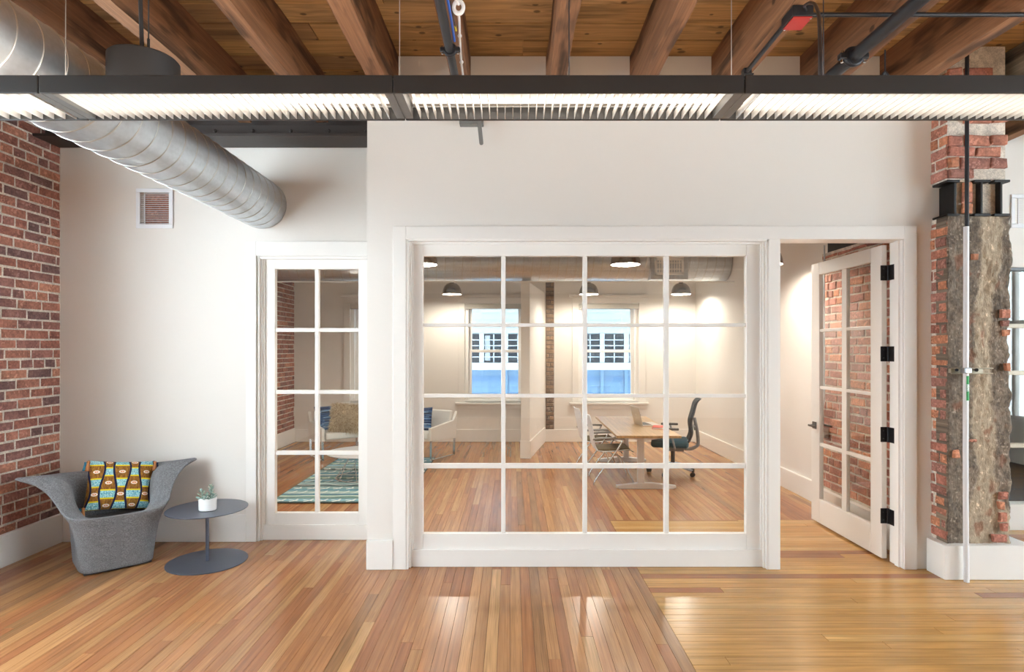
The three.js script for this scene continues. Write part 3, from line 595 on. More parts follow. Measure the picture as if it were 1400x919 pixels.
// ---- vent grilles
function wallVent(label, x0, x1, y0, y1, d) {
  const t = thing('wall_vent', label, 'vent'), m = M({ color: lin(0.80, 0.81, 0.84), roughness: 0.4 }), f = 0.035;
  mesh('frame', [rb(x0, x1, y0, y0 + f, d - 0.012, d), rb(x0, x1, y1 - f, y1, d - 0.012, d), rb(x0, x0 + f, y0 + f, y1 - f, d - 0.012, d), rb(x1 - f, x1, y0 + f, y1 - f, d - 0.012, d)], m, t);
  const n = 15; for (let k = 0; k < n; k++) { const y = y0 + f + (y1 - y0 - 2 * f) * (k + 0.5) / n, g = new THREE.BoxGeometry(x1 - x0 - 2 * f, 0.0022, 0.012); g.rotateX(0.45); g.translate((x0 + x1) / 2, y, -(d + 0.004)); mesh('louver', g, m, t); }
  mesh('divider', bx(x0 + f + 0.03, x0 + f + 0.034, y0 + f, y1 - f, d - 0.004, d + 0.006), m, t);
  mesh('duct_boot', [bx(x0 + f, x1 - f, y0 + f, y1 - f, d + 0.06, d + 0.07)], brickTones[0], t);
}
wallVent('white louvred return air vent on the recessed wall below the duct', wx(187, D2), wx(237.5, D2), wy(312.5, D2), wy(258, D2), D2 - 0.002);
wallVent('white louvred vent on the cream wall beyond the brick pier', wx(1381.5, 5.288), wx(1381.5, 5.288) + 0.42, wy(312, 5.288), wy(266, 5.288), 5.288);

// ---- black drum pendant between duct and joists
{
  const t = thing('drum_pendant', 'black drum pendant lamp hanging beside the big overhead duct', 'lamp');
  const d = 2.68, x = wx(197, d), y0 = 2.69, y1 = 2.895, r = 0.143;
  const bk = M({ color: lin(0.014, 0.0135, 0.0145), roughness: 0.6 });
  mesh('shade', lathe([[r - 0.006, y0], [r, y0], [r, y1 - 0.008], [r - 0.008, y1], [0, y1], [0, y1 - 0.008], [r - 0.012, y1 - 0.01], [r - 0.006, y0]], 56).translate(x, 0, -d), bk, t);
  mesh('diffuser', lathe([[0, y0 + 0.02], [r - 0.008, y0 + 0.02], [r - 0.008, y0 + 0.024], [0, y0 + 0.024]], 40).translate(x, 0, -d), M({ color: lin(0.8, 0.8, 0.78), roughness: 0.5 }), t);
  mesh('cord', tube([V(x - 0.008, y1, -d), V(x - 0.016, 3.15, -d), V(x - 0.03, CEIL, -d)], 0.009, 16, 8), bk, t);
  mesh('support_wire', [rod(V(x + 0.02, y1, -d), V(x + 0.02, CEIL, -d), 0.003, 8), rod(V(x + 0.02, y1, -d), V(x + 0.02, y1 + 0.09, -d), 0.006, 8)], bk, t);
}
// ---- dome pendants in the office
{
  const shadeM = M({ color: lin(0.36, 0.35, 0.34), roughness: 0.25, metalness: 1 }), inM = M({ color: lin(0.85, 0.84, 0.82), roughness: 0.5 });
  const bulbM = new THREE.MeshStandardMaterial({ color: lin(0.9, 0.9, 0.9), emissive: LAMP_WARM, emissiveIntensity: 9 });
  const R = 0.152, H = 0.175, sh = [], sn = [];
  for (let k = 0; k <= 14; k++) { const a = k / 14 * Math.PI / 2; sh.push([0.032 + (R - 0.032) * Math.sin(a) ** 0.9, H * Math.cos(a) ** 1.05]); }
  const outer = [...sh].reverse(), inner = sh.map(([x, y]) => [Math.max(0.001, x - 0.004), y - 0.004]);
  const proto = (x, y, d, label) => {
    const t = thing('dome_pendant', label, 'lamp', 'steel dome pendants in the office');
    mesh('shade', lathe(outer, 44), shadeM, t); mesh('shade_lining', lathe(inner, 44), inM, t);
    mesh('cap', lathe([[0, H + 0.045], [0.03, H + 0.045], [0.036, H + 0.035], [0.036, H - 0.012], [0, H - 0.012]], 24), shadeM, t);
    mesh('bulb', new THREE.SphereGeometry(0.045, 20, 12).translate(0, 0.05, 0), bulbM, t);
    mesh('cord', rod(V(0, H + 0.04, 0), V(0, CEIL - y, 0), 0.004, 8), blackPipe, t);
    t.position.set(x, y, -d);
    const l = new THREE.PointLight(LAMP_WARM, PENDANT); l.position.set(x, y + 0.05, -d); l.castShadow = true; l.shadow.radius = 2; scene.add(l);
    return t;
  };
  const yl = 2.475;
  proto(wx(578, 6.25), yl + 0.005, 6.25, 'steel dome pendant lamp hanging over the open office floor near the partition');
  proto(-2.8, yl + 0.005, 6.25, 'steel dome pendant lamp hanging over the office seating by the rug');
  proto(wx(855, 6.25), yl + 0.005, 6.25, 'steel dome pendant lamp hanging above the near end of the desk');
  proto(wx(1049, 6.25), yl + 0.005, 6.25, 'steel dome pendant lamp hanging just inside the open door');
  proto(wx(618, 9.6), yl, 9.6, 'steel dome pendant lamp hanging before the window left of the wing wall');
  proto(wx(805, 9.6), yl, 9.6, 'steel dome pendant lamp hanging before the window behind the desk');
  proto(wx(931, 9.6), yl, 9.6, 'steel dome pendant lamp hanging by the far right corner of the office');
}
// ---- sprinkler pipes and conduits under the joists
{
  const coupling = (t, x, y, d, r) => {
    const c = mesh('coupling', [new THREE.TorusGeometry(r * 1.25, r * 0.42, 10, 28).translate(x, y, -d), new THREE.CylinderGeometry(r * 1.35, r * 1.35, r * 1.1, 28).rotateX(Math.PI / 2).translate(x, y, -d)], blackPipe, t);
    for (const s of [-1, 1]) { mesh('lug', rb(x + s * r * 1.75 - r * 0.6, x + s * r * 1.75 + r * 0.6, y - r * 0.5, y + r * 0.5, d - r * 0.55, d + r * 0.55, r * 0.2), blackPipe, c); mesh('bolt', rod(V(x + s * r * 1.8, y - r * 0.95, -d), V(x + s * r * 1.8, y + r * 0.95, -d), r * 0.25, 8), chrome, c); }
  };
  const p1 = thing('sprinkler_pipe', 'black sprinkler pipe with a bolted coupling beside the white cord', 'pipe');
  mesh('pipe', rod(V(-0.348, 3.31, 2), V(-0.358, 3.31, -(D1 - 0.002)), 0.0245, 20), blackPipe, p1); coupling(p1, -0.354, 3.31, 3.43, 0.0245);
  const p2 = thing('sprinkler_pipe', 'thicker black sprinkler pipe right of the red junction box', 'pipe');
  mesh('pipe', rod(V(1.965, 3.30, 2), V(1.99, 3.30, -(D1 - 0.002)), 0.036, 20), blackPipe, p2); coupling(p2, 1.985, 3.30, 3.49, 0.036);
  mesh('hanger', [rod(V(wx(1210, 3.36), 3.275, -3.36), V(wx(1210, 3.36), 3.085, -3.36), 0.004, 8)], blackPipe, p2);
  mesh('clip', tube([V(wx(1204, 3.36), 3.07, -3.36), V(wx(1205, 3.36), 3.12, -3.36), V(wx(1210, 3.36), 3.15, -3.36), V(wx(1215, 3.36), 3.12, -3.36), V(wx(1216, 3.36), 3.07, -3.36)], 0.008, 24, 8), blackPipe, p2);
  const p3 = thing('conduit', 'slim black conduit crossing below the joists to the right', 'conduit');
  mesh('pipe', rod(V(1.562, 3.363, -3.165), V(XR, 3.363, -3.165), 0.0115, 12), blackPipe, p3);
  const p4 = thing('conduit', 'slim black conduit following a joist from the red box to the partition', 'conduit');
  mesh('pipe', rod(V(1.475, 3.352, -3.237), V(1.492, 3.352, -(D1 - 0.002)), 0.0135, 12), blackPipe, p4);
  mesh('strap', [rb(1.455, 1.53, 3.335, 3.345, 3.79, 3.82), rod(V(1.515, 3.30, -3.805), V(1.515, 3.378, -3.805), 0.006, 8), rb(1.462, 1.512, 3.331, 3.375, 3.78, 3.83, 0.006)], blackPipe, p4);
  const jb = thing('junction_box', 'black junction box with a bright red cover under a ceiling joist', 'junction box');
  mesh('box', rb(1.452, 1.56, 3.322, 3.379, 3.10, 3.235, 0.004), blackPipe, jb);
  mesh('cover', rb(1.458, 1.556, 3.315, 3.322, 3.105, 3.23, 0.002), M({ color: lin(0.42, 0.022, 0.018), roughness: 0.5 }), jb).userData.label = 'bright red flat cover plate';
  for (const [x, d] of [[1.465, 3.225], [1.55, 3.112]]) mesh('screw', rod(V(x, 3.313, -d), V(x, 3.316, -d), 0.006, 10), chrome, jb);
  const fx = thing('flexible_conduit', 'black flexible conduit looping from the red box down to the linear light', 'conduit');
  mesh('hose', tube([V(1.52, 3.35, -3.1), P(1100, 8, 3.02), P(1107, 3.5, 2.92), P(1114, 6, 2.8), P(1119, 18, 2.62), P(1120.5, 40, 2.45), P(1121.5, 75, 2.28), V(wx(1121.5, 2.2), 2.544, -2.2)], 0.0075, 60, 8), blackPipe, fx);
  const wr = thing('support_wire', 'thin dark wire with a gripper hanging beside the flexible conduit', 'wire');
  mesh('wire', rod(V(wx(1126, 2.2), 2.544, -2.2), V(wx(1125, 2.2), CEIL, -2.2), 0.0018, 6), blackPipe, wr); mesh('gripper', rod(V(wx(1126, 2.2), 2.544, -2.2), V(wx(1126, 2.2), 2.60, -2.2), 0.0042, 8), midGrey, wr);
  // white cord with a knot and loose cables beside the first pipe
  const wc = thing('knotted_cord', 'white cord knotted into a loop under a joist', 'cord');
  const cm = M({ color: lin(0.72, 0.72, 0.73), roughness: 0.7 }), Q = (x, y) => P(x, y, EYE_D(y));
  function EYE_D(y) { return F * 1.745 / (VY - y); }
  mesh('cord', tube([Q(627, 18), Q(628, 30), Q(628.5, 50), Q(629.5, 70), Q(631, 88), Q(633, 103)], 0.0065, 30, 8), cm, wc);
  mesh('loop', new THREE.TorusGeometry(0.027, 0.011, 10, 28).scale(0.9, 1.15, 1).translate(wx(627, EYE_D(10)), wy(10, EYE_D(10)), -EYE_D(10)), cm, wc);
  mesh('knot', [new THREE.SphereGeometry(0.012, 12, 8).translate(Q(628.5, 49).x, Q(628.5, 49).y, Q(628.5, 49).z), new THREE.SphereGeometry(0.012, 12, 8).translate(Q(631, 85).x, Q(631, 85).y, Q(631, 85).z)], cm, wc);
  mesh('cord_tail', tube([Q(627, 6), Q(624, 0), Q(622, -20)], 0.007, 12, 8), cm, wc);
  const bc = tag(mesh('blue_cable', tube([V(-0.318, 3.325, -2.4), V(-0.318, 3.325, -3.1), V(-0.322, 3.325, -3.36)], 0.007, 12, 8), M({ color: lin(0.03, 0.12, 0.55), roughness: 0.5 })), 'blue cable lying along the black sprinkler pipe', 'cable');
  const yc = thing('yellow_tipped_cable', 'short black cable end with a yellow tip beside the white cord', 'cable');
  mesh('cable', tube([Q(616, 2), Q(619, 20), Q(622.4, 36)], 0.003, 10, 6), blackPipe, yc); mesh('tip', tube([Q(622.4, 36), Q(623, 39), Q(623.6, 42)], 0.005, 6, 8), M({ color: lin(0.75, 0.6, 0.03), roughness: 0.5 }), yc);
  // grey sprinkler drop on the partition
  const sp = thing('wall_bracket', 'small grey lever bracket fixed high on the white partition', 'bracket'), da = D1 - 0.06;
  mesh('plate', [rb(wx(628, da), wx(661, da), wy(170, da), wy(161, da), da - 0.015, D1 - 0.001, 0.006)], midGrey, sp);
  mesh('lever', [bar(P(655, 165, da - 0.02), P(658, 195, da - 0.02), 0.029, 0.02), new THREE.CylinderGeometry(0.0145, 0.0145, 0.02, 20).rotateX(Math.PI / 2).translate(wx(658, da - 0.02), wy(195, da - 0.02), -(da - 0.02))], midGrey, sp);
  mesh('pivot', rod(P(643.5, 168.5, da - 0.02), P(643.5, 168.5, D1), 0.008, 12), midGrey, sp);
}
// ---- white standpipe in front of the pier
{
  const t = thing('standpipe', 'slim white pipe with a green marker standing in front of the brick pier', 'pipe');
  const d = 4.115, x = wx(1321, d), xb = wx(1321.5, d), yt = wy(310, d), r = 0.0168;
  mesh('white_pipe', tube([V(xb, 0, -d), V(xb - 0.004, 0.3, -d), V(x - 0.004, 0.9, -d), V(x, yt, -d)], r, 40, 16), M({ color: lin(0.78, 0.78, 0.80), roughness: 0.35 }), t);
  mesh('black_pipe', rod(V(x + 0.004, yt, -d), V(x + 0.006, CEIL, -d), 0.0125, 14), blackPipe, t);
  const mk = canvasTex(64, 512, (c, w, h) => { c.fillStyle = '#0b8f3d'; c.fillRect(0, 0, w, h); c.fillStyle = '#7fae93'; c.fillRect(0, h * 0.33, w, h * 0.31); c.fillStyle = '#f4f8f4'; c.save(); c.translate(w / 2, h * 0.485); c.rotate(Math.PI / 2); c.font = 'bold 58px sans-serif'; c.textAlign = 'center'; c.textBaseline = 'middle'; c.fillText('VENT', 0, 2, 150); c.restore(); });
  const lab = new THREE.CylinderGeometry(r + 0.0012, r + 0.0012, wy(514, d) - wy(547.5, d), 20, 1, true, -0.5, 1.75); lab.translate(x - 0.002, (wy(514, d) + wy(547.5, d)) / 2, -d);
  mesh('marker', lab, new THREE.MeshStandardMaterial({ map: mk, roughness: 0.5, side: THREE.DoubleSide }), t).userData.label = 'green pipe marker with white letters';
  const br = thing('strut_bracket', 'galvanised strut bracket clamping the white pipe to the pier', 'bracket'), y = wy(506.5, 4.15);
  mesh('channel', [rb(wx(1302, 4.15), wx(1357, 4.15), y - 0.026, y - 0.018, 4.138, 4.17), rb(wx(1302, 4.15), wx(1357, 4.15), y + 0.010, y + 0.018, 4.138, 4.17), rb(wx(1302, 4.15), wx(1346, 4.15), y - 0.02, y + 0.012, 4.162, 4.19)], M({ color: lin(0.42, 0.37, 0.28), roughness: 0.5, metalness: 0.6 }), br);
  mesh('clamp', [rb(x - 0.024, x + 0.026, y - 0.02, y + 0.02, 4.093, 4.14, 0.008)], galv, br);
  mesh('bolt', [rod(P(1335, 506, 4.135), P(1335, 506, 4.17), 0.013, 6), rod(P(1308, 506, 4.135), P(1308, 506, 4.17), 0.011, 6)], blackPipe, br);
}
// ---- steel conduit on the brick seen through the door
{
  const t = thing('wall_conduit', 'thin steel conduit running down the brick edge behind the open door', 'conduit'), d = 5.80, x = XP - 0.03;
  mesh('pipe', tube([V(x, 2.6, -d), V(x, 1.4, -d), V(x, 1.1, -d), V(x - 0.01, 1.02, -d - 0.01), V(x, 0.9, -d - 0.02), V(x, 0.86, -d - 0.02)], 0.008, 40, 8), galv, t);
  mesh('outlet_box', rb(x - 0.03, XP - 0.012, 0.74, 0.86, d - 0.05, d + 0.05, 0.005), M({ color: lin(0.35, 0.33, 0.30), roughness: 0.5, metalness: 0.5 }), t);
}

// ================================================================ FURNITURE
// closed rim curve through control points (right half, front to back)
function makeLounge(label) {
  const t = thing('lounge_chair', label, 'chair', 'grey felt lounge chairs');
  const half = [[0, 0.292, 0.402, 0.15], [0.16, 0.294, 0.405, 0.12], [0.265, 0.28, 0.416, 0.15], [0.325, 0.225, 0.45, 0.22], [0.358, 0.165, 0.515, 0.42], [0.41, 0.105, 0.60, 0.7], [0.485, 0.065, 0.668, 0.86], [0.572, 0.035, 0.706, 0.9], [0.505, -0.055, 0.692, 0.86], [0.415, -0.16, 0.674, 0.75], [0.31, -0.255, 0.66, 0.5], [0.16, -0.315, 0.648, 0.35], [0, -0.33, 0.645, 0.3]];
  const full = [...half, ...half.slice(1, -1).reverse().map(([x, z, y, k]) => [-x, z, y, k])];
  const rim = new THREE.CatmullRomCurve3(full.map(([x, z, y]) => V(x, y, z)), true, 'catmullrom', 0.5);
  const kc = new THREE.CatmullRomCurve3(full.map(([x, z, y, k]) => V(k, 0, 0)), true, 'catmullrom', 0.5);
  const N = 120, rings = [];
  const sq = (an, w, z0, z1, e) => { const c = Math.cos(an), s = Math.sin(an), n = Math.pow(Math.pow(Math.abs(c), e) + Math.pow(Math.abs(s), e), -1 / e); return [w * s * n, (z0 + z1) / 2 + (z1 - z0) / 2 * c * n]; };
  const cols = []; for (let i = 0; i < N; i++) { const u = i / N, r = rim.getPoint(u), k = Math.max(0, Math.min(0.92, kc.getPoint(u).x)); const an = Math.atan2(r.x / 0.55, (r.z + 0.02) / 0.31); cols.push({ r, k, b: sq(an, 0.232, -0.25, 0.25, 6), s: sq(an, 0.235, -0.17, 0.17, 3.4) }); }
  const ring = f => rings.push(cols.map(f));
  const O = 22;
  ring(({ b }) => V(b[0] * 0.96, 0.012, b[1] * 0.96));
  for (let j = 0; j <= O; j++) { const q = j / O; ring(({ r, k, b }) => { const e = (1 - k) * q + k * Math.pow(q, 5); return V(b[0] + (r.x - b[0]) * e, 0.018 + (r.y - 0.006 - 0.018) * q, b[1] + (r.z - b[1]) * e); }); }
  ring(({ r }) => V(r.x * 0.997, r.y + 0.002, r.z * 0.997));
  ring(({ r, s }) => V(r.x + (s[0] - r.x) * 0.03, r.y + 0.006, r.z + (s[1] - r.z) * 0.03));
  const I = 20;
  for (let j = 1; j <= I; j++) { const q = j / I; ring(({ r, k, s }) => { const hq = 1 - Math.pow(1 - q, 1.25 + 1.9 * k), vq = Math.pow(q, 1.5 + 0.9 * k); const e = Math.min(1, 0.04 + 0.96 * hq); return V(r.x + (s[0] - r.x) * e, r.y + 0.005 + (0.335 - r.y) * vq, r.z + (s[1] - r.z) * e); }); }
  for (const m of [0.7, 0.35]) ring(({ s }) => V(s[0] * m, 0.338, s[1] * m));
  const pos = [], uv = [], idx = [];
  rings.forEach((rg, j) => rg.forEach((p, i) => { pos.push(p.x, p.y, p.z); uv.push(i / N * 2.2, j * 0.03); }));
  for (let j = 0; j + 1 < rings.length; j++) for (let i = 0; i < N; i++) { const a = j * N + i, b = j * N + (i + 1) % N, c = a + N, d = b + N; idx.push(a, b, d, a, d, c); }
  const cI = pos.length / 3; pos.push(0, 0.338, 0); uv.push(0, 0); for (let i = 0; i < N; i++) idx.push((rings.length - 1) * N + i, (rings.length - 1) * N + (i + 1) % N, cI);
  const g = new THREE.BufferGeometry(); g.setAttribute('position', new THREE.Float32BufferAttribute(pos, 3)); g.setAttribute('uv', new THREE.Float32BufferAttribute(uv, 2)); g.setIndex(idx); g.computeVertexNormals();
  mesh('shell', g, new THREE.MeshPhysicalMaterial({ color: lin(0.33, 0.335, 0.355), roughness: 0.95, map: T_felt, bumpMap: T_felt, bumpScale: 0.0012, sheen: 0.35, sheenRoughness: 0.6, sheenColor: lin(0.5, 0.53, 0.6) }), t);
  mesh('base', rb(-0.21, 0.21, 0, 0.02, -0.225, 0.225, 0.006), M({ color: lin(0.03, 0.03, 0.032), roughness: 0.7 }), t);
  return t;
}
function cushionGeo(w, h, th, n = 22) {
  const pos = [], uv = [], idx = [];
  for (const s of [1, -1]) {
    const o = pos.length / 3;
    for (let j = 0; j <= n; j++) for (let i = 0; i <= n; i++) {
      const u = i / n * 2 - 1, v = j / n * 2 - 1, cu = 1 - Math.pow(Math.abs(u), 2.6), cv = 1 - Math.pow(Math.abs(v), 2.6);
      const pin = 1 - 0.055 * (1 - Math.abs(u) ** 2) * (Math.abs(v) ** 3), pin2 = 1 - 0.05 * (1 - Math.abs(v) ** 2) * (Math.abs(u) ** 3);
      pos.push(u * w / 2 * pin2, v * h / 2 * pin, s * (0.004 + th / 2 * Math.pow(Math.max(0, cu * cv), 0.55) * (1 + 0.10 * (vnoise(i * 0.45, j * 0.45, 64, 64, 301) - 0.5)))); uv.push(s > 0 ? i / n : 1 - i / n, j / n);
    }
    for (let j = 0; j < n; j++) for (let i = 0; i < n; i++) { const a = o + j * (n + 1) + i, b = a + 1, c = a + n + 1, d = c + 1; if (s > 0) idx.push(a, b, d, a, d, c); else idx.push(a, d, b, a, c, d); }
    if (s < 0) { const e = []; for (let i = 0; i < n; i++) e.push(i); for (let j = 0; j < n; j++) e.push(j * (n + 1) + n); for (let i = n; i > 0; i--) e.push(n * (n + 1) + i); for (let j = n; j > 0; j--) e.push(j * (n + 1)); for (let k = 0; k < e.length; k++) { const a = e[k], b = e[(k + 1) % e.length]; idx.push(a, o + a, o + b, a, o + b, b); } }
  }
  const g = new THREE.BufferGeometry(); g.setAttribute('position', new THREE.Float32BufferAttribute(pos, 3)); g.setAttribute('uv', new THREE.Float32BufferAttribute(uv, 2)); g.setIndex(idx); g.computeVertexNormals(); return g;
}
const CH = { x: -3.008, d: 4.52, a: 43 * Math.PI / 180 };
{
  const t = makeLounge('grey felt lounge chair with flared winged arms by the brick wall');
  t.position.set(CH.x, 0, -CH.d); t.rotation.y = CH.a;
  const t2 = makeLounge('grey felt lounge chair on the office floor beside the blue rug');
  t2.position.set(-2.93, 0, -6.55); t2.rotation.y = Math.PI / 2;
}
// ---- woven cushion with tassels
{
  const tex = canvasTex(1024, 768, (c, w, h) => {
    c.fillStyle = '#8a5a22'; c.fillRect(0, 0, w, h);
    let q = 5; const r = () => { q = (q * 1664525 + 1013904223) >>> 0; return q / 4294967296; };
    for (let i = 0; i < 5200; i++) { c.fillStyle = ['#a9712c', '#6a431b', '#b9812f', '#7d4f1d', '#d09a2e', '#4f3416'][Math.floor(r() * 6)]; c.fillRect(r() * w, r() * h, 2.5, 18 + r() * 40); }
    const cx = [30, 222, 414, 606, 798, 990], wave = (k, y) => cx[k] + (k % 2 ? 1 : -1) * 30 * Math.sin((y / h) * Math.PI * 2.1 + 0.4);
    for (let k = 0; k + 1 < cx.length; k++) {
      for (let b = 0; b < 4; b++) {
        const y0 = -40 + b * 345;
        c.save(); c.beginPath(); for (let y = 0; y <= h; y += 8) { const x = wave(k, y); y ? c.lineTo(x, y) : c.moveTo(x, y); } for (let y = h; y >= 0; y -= 8) c.lineTo(wave(k + 1, y), y); c.closePath(); c.clip();
        const yy = y0 - (k % 2 ? 172 : 0), xm = (wave(k, yy + 60) + wave(k + 1, yy + 60)) / 2;
        c.fillStyle = '#e8d020'; c.fillRect(0, yy - 10, w, 146); c.fillStyle = '#8fd0d8'; c.fillRect(0, yy + 12, w, 102);
        for (let i = 0; i < 700; i++) { c.fillStyle = ['#dff0ee', '#3f8fa8', '#5fb8c8', '#1f5f86', '#c8e6e2'][Math.floor(r() * 5)]; c.fillRect(xm - 120 + r() * 240, yy + 13 + r() * 98, 9, 4); }
        const oy = yy + 236; c.fillStyle = '#f1ddcb'; c.beginPath(); c.ellipse(xm, oy, 52, 26, 0, 0, 7); c.fill(); c.fillStyle = '#d9894f'; c.beginPath(); c.ellipse(xm, oy, 30, 13, 0, 0, 7); c.fill(); c.fillStyle = '#f6e8da'; c.beginPath(); c.ellipse(xm, oy, 12, 5, 0, 0, 7); c.fill();
        c.restore();
      }
    }
    c.strokeStyle = '#10183c'; c.lineWidth = 30; for (let k = 0; k < cx.length; k++) { c.beginPath(); for (let y = 0; y <= h; y += 8) { const x = wave(k, y); y ? c.lineTo(x, y) : c.moveTo(x, y); } c.stroke(); }
  });
  const t = thing('woven_cushion', 'brown woven cushion with navy wavy stripes and tassels on the grey chair', 'cushion');
  const W = 0.44, Hh = 0.375;
  mesh('cover', cushionGeo(W, Hh, 0.125, 28), M({ map: tex, roughness: 0.95, bumpMap: T_felt, bumpScale: 0.001 }), t);
  const cols = [[0.42, 0.17, 0.06], [0.03, 0.16, 0.24], [0.55, 0.27, 0.11], [0.02, 0.03, 0.07]].map(c => M({ color: lin(...c), roughness: 0.95 }));
  for (const [sx, sy] of [[-1, 1], [1, 1], [1, -1], [-1, -1]]) {
    const tas = mesh('tassel', lathe([[0, 0.008], [0.010, 0.005], [0.011, -0.004], [0.007, -0.010], [0.012, -0.03], [0.017, -0.068], [0, -0.07]], 12).translate(sx * (W / 2 - 0.002), sy * (Hh / 2 - 0.015), 0.022), cols[0], t);
    mesh('tassel_fringe', lathe([[0, 0.004], [0.008, 0.002], [0.007, -0.01], [0.015, -0.06], [0, -0.062]], 10).translate(sx * (W / 2 + 0.016), sy * (Hh / 2 - 0.018), 0.012), cols[sx > 0 ? 3 : 1], tas);
  }
  const lx = 0.055, ly = 0.557, lz = -0.045, ca = Math.cos(CH.a), sa = Math.sin(CH.a);
  t.position.set(CH.x + lx * ca + lz * sa, ly, -CH.d - lx * sa + lz * ca);
  t.rotation.set(0, 0, 0); t.rotateY(CH.a - 0.03); t.rotateX(-0.36); t.rotateZ(-0.13);
}
// ---- round side table
const TB = { x: wx(283.5, 4.509), d: 4.509 };
{
  const t = thing('side_table', 'low round blue-grey metal side table with disc top and base', 'table');
  const m = M({ color: lin(0.09, 0.10, 0.135), roughness: 0.32, metalness: 0.35, bumpMap: T_rough, bumpScale: 0.0002 }), R = 0.283, disc = (y, r, h) => lathe([[0, y], [r - 0.001, y], [r, y + 0.0015], [r, y + h - 0.0015], [r - 0.001, y + h], [0, y + h]], 72);
  mesh('base', disc(0, R - 0.002, 0.007), m, t); mesh('top', disc(0.396, R, 0.006), m, t); mesh('column', rod(V(0, 0.006, 0), V(0, 0.397, 0), 0.0125, 24), m, t);
  t.position.set(TB.x, 0, -TB.d);
}
// ---- succulent in a white pot
{
  const t = thing('potted_succulent', 'small pale green succulent in a white oval pot on the round table', 'plant');
  const px = wx(285.3, 4.47), r = 0.064, h = 0.092;
  const pot = lathe([[0, 0], [r - 0.006, 0], [r - 0.001, 0.006], [r, h - 0.003], [r - 0.003, h], [r - 0.008, h], [r - 0.009, h - 0.014], [0, h - 0.014]], 48).scale(1, 1, 0.8);
  mesh('pot', pot, M({ color: lin(0.82, 0.80, 0.79), roughness: 0.35 }), t);
  mesh('soil', lathe([[0, h - 0.012], [r - 0.009, h - 0.013]], 24).scale(1, 1, 0.8), M({ color: lin(0.05, 0.035, 0.025), roughness: 1 }), t);
  const lm = [[0.30, 0.42, 0.36], [0.24, 0.36, 0.30], [0.36, 0.47, 0.43]].map(c => M({ color: lin(...c), roughness: 0.7 }));
  const leaf = (L, w) => { const g = new THREE.SphereGeometry(1, 8, 6); g.scale(w, 0.35 * w, L / 2); g.translate(0, 0, L / 2); return g; };
  const lg = [leaf(0.042, 0.0085), leaf(0.034, 0.0075), leaf(0.05, 0.0085)];
  const stems = [[[-0.03, 0, 0.01], [-0.045, 0.055, 0.0], 9], [[0.018, 0, -0.005], [0.022, 0.085, -0.01], 15], [[0.0, 0, 0.02], [0.0, 0.03, 0.03], 7], [[0.035, 0, 0.012], [0.05, 0.032, 0.018], 6]];
  for (const [b, e, n] of stems) {
    const B = V(b[0], h - 0.014, b[2]), E = V(e[0], h + e[1], e[2]);
    mesh('stem', rod(B, E, 0.003, 6), lm[1], t);
    for (let k = 0; k < n; k++) {
      const q = 0.15 + 0.85 * k / n, an = k * 2.4, el = 0.15 + q * 0.95, m = mesh('leaf', lg[Math.floor(rnd() * 3)], lm[Math.floor(rnd() * 3)], t);
      m.position.copy(B).lerp(E, q); m.rotation.order = 'YXZ'; m.rotation.set(-el + rr(-0.15, 0.15), an, 0); m.scale.setScalar(1.05 - 0.35 * q);
    }
  }
  for (let k = 0; k < 4; k++) { const m = mesh('leaf', lg[2], lm[0], t); m.position.set(-0.02 + 0.012 * k, h - 0.006, 0.02); m.rotation.order = 'YXZ'; m.rotation.set(-0.22, [-1.75, -1.25, 1.3, 0.6][k], 0); m.scale.setScalar(1.35); }
  t.position.set(px, 0.4025, -4.455);
}
// ================================================================ OFFICE FURNITURE
// ---- rug
const RUG = { x0: -2.52, x1: -1.12, d0: 6.2, d1: 8.78 };
{
  const tex = canvasTex(700, 1300, (c, w, h) => {
    let q = 9; const r = () => { q = (q * 1664525 + 1013904223) >>> 0; return q / 4294967296; };
    const bands = ['#3d5a5e', '#7fa9b0', '#4d8fa8', '#a9c6c6', '#2f6f8c', '#8fb7a6', '#5a7f7e', '#79b2c8', '#466d72', '#9cc0c4'];
    let y = 0, k = 0; while (y < h) { const e = 26 + r() * 46; c.fillStyle = bands[k++ % bands.length]; c.fillRect(0, y, w, e + 1); y += e; }
    for (let i = 0; i < 2600; i++) { c.fillStyle = ['rgba(235,240,236,.30)', 'rgba(30,60,80,.28)', 'rgba(90,160,190,.3)'][Math.floor(r() * 3)]; c.fillRect(r() * w, r() * h, 30 + r() * 120, 3); }
    c.strokeStyle = '#e9efec'; c.lineWidth = 9; c.lineCap = 'round';
    for (let yy = 60, n = 0; yy < h; yy += 92, n++) {
      if (n % 3 === 0) { c.beginPath(); for (let x = 0; x <= w; x += 8) c.lineTo(x, yy + 14 * Math.sin(x / 34)); c.stroke(); }
      else for (let x = 30; x < w; x += n % 3 === 1 ? 74 : 58) { c.beginPath(); c.moveTo(x, yy + 26); c.quadraticCurveTo(x + 26, yy + 12, x + 20 + r() * 14, yy - 26); c.stroke(); if (n % 3 === 1) { c.beginPath(); c.moveTo(x - 12, yy - 8); c.lineTo(x + 34, yy + 10); c.stroke(); } }
    }
    c.strokeStyle = '#28383c'; c.lineWidth = 12; c.strokeRect(0, 0, w, h);
  });
  const g = new RoundedBoxGeometry(RUG.x1 - RUG.x0, 0.012, RUG.d1 - RUG.d0, 1, 0.005), p = g.attributes.position, uv = g.attributes.uv;
  for (let i = 0; i < p.count; i++) uv.setXY(i, p.getX(i) / (RUG.x1 - RUG.x0) + 0.5, 0.5 - p.getZ(i) / (RUG.d1 - RUG.d0));
  const m = mesh('area_rug', g, M({ map: tex, roughness: 1, bumpMap: T_felt, bumpScale: 0.002 })); m.position.set((RUG.x0 + RUG.x1) / 2, 0.0065, -(RUG.d0 + RUG.d1) / 2);
  tag(m, 'blue and grey patterned area rug on the office floor', 'rug');
}
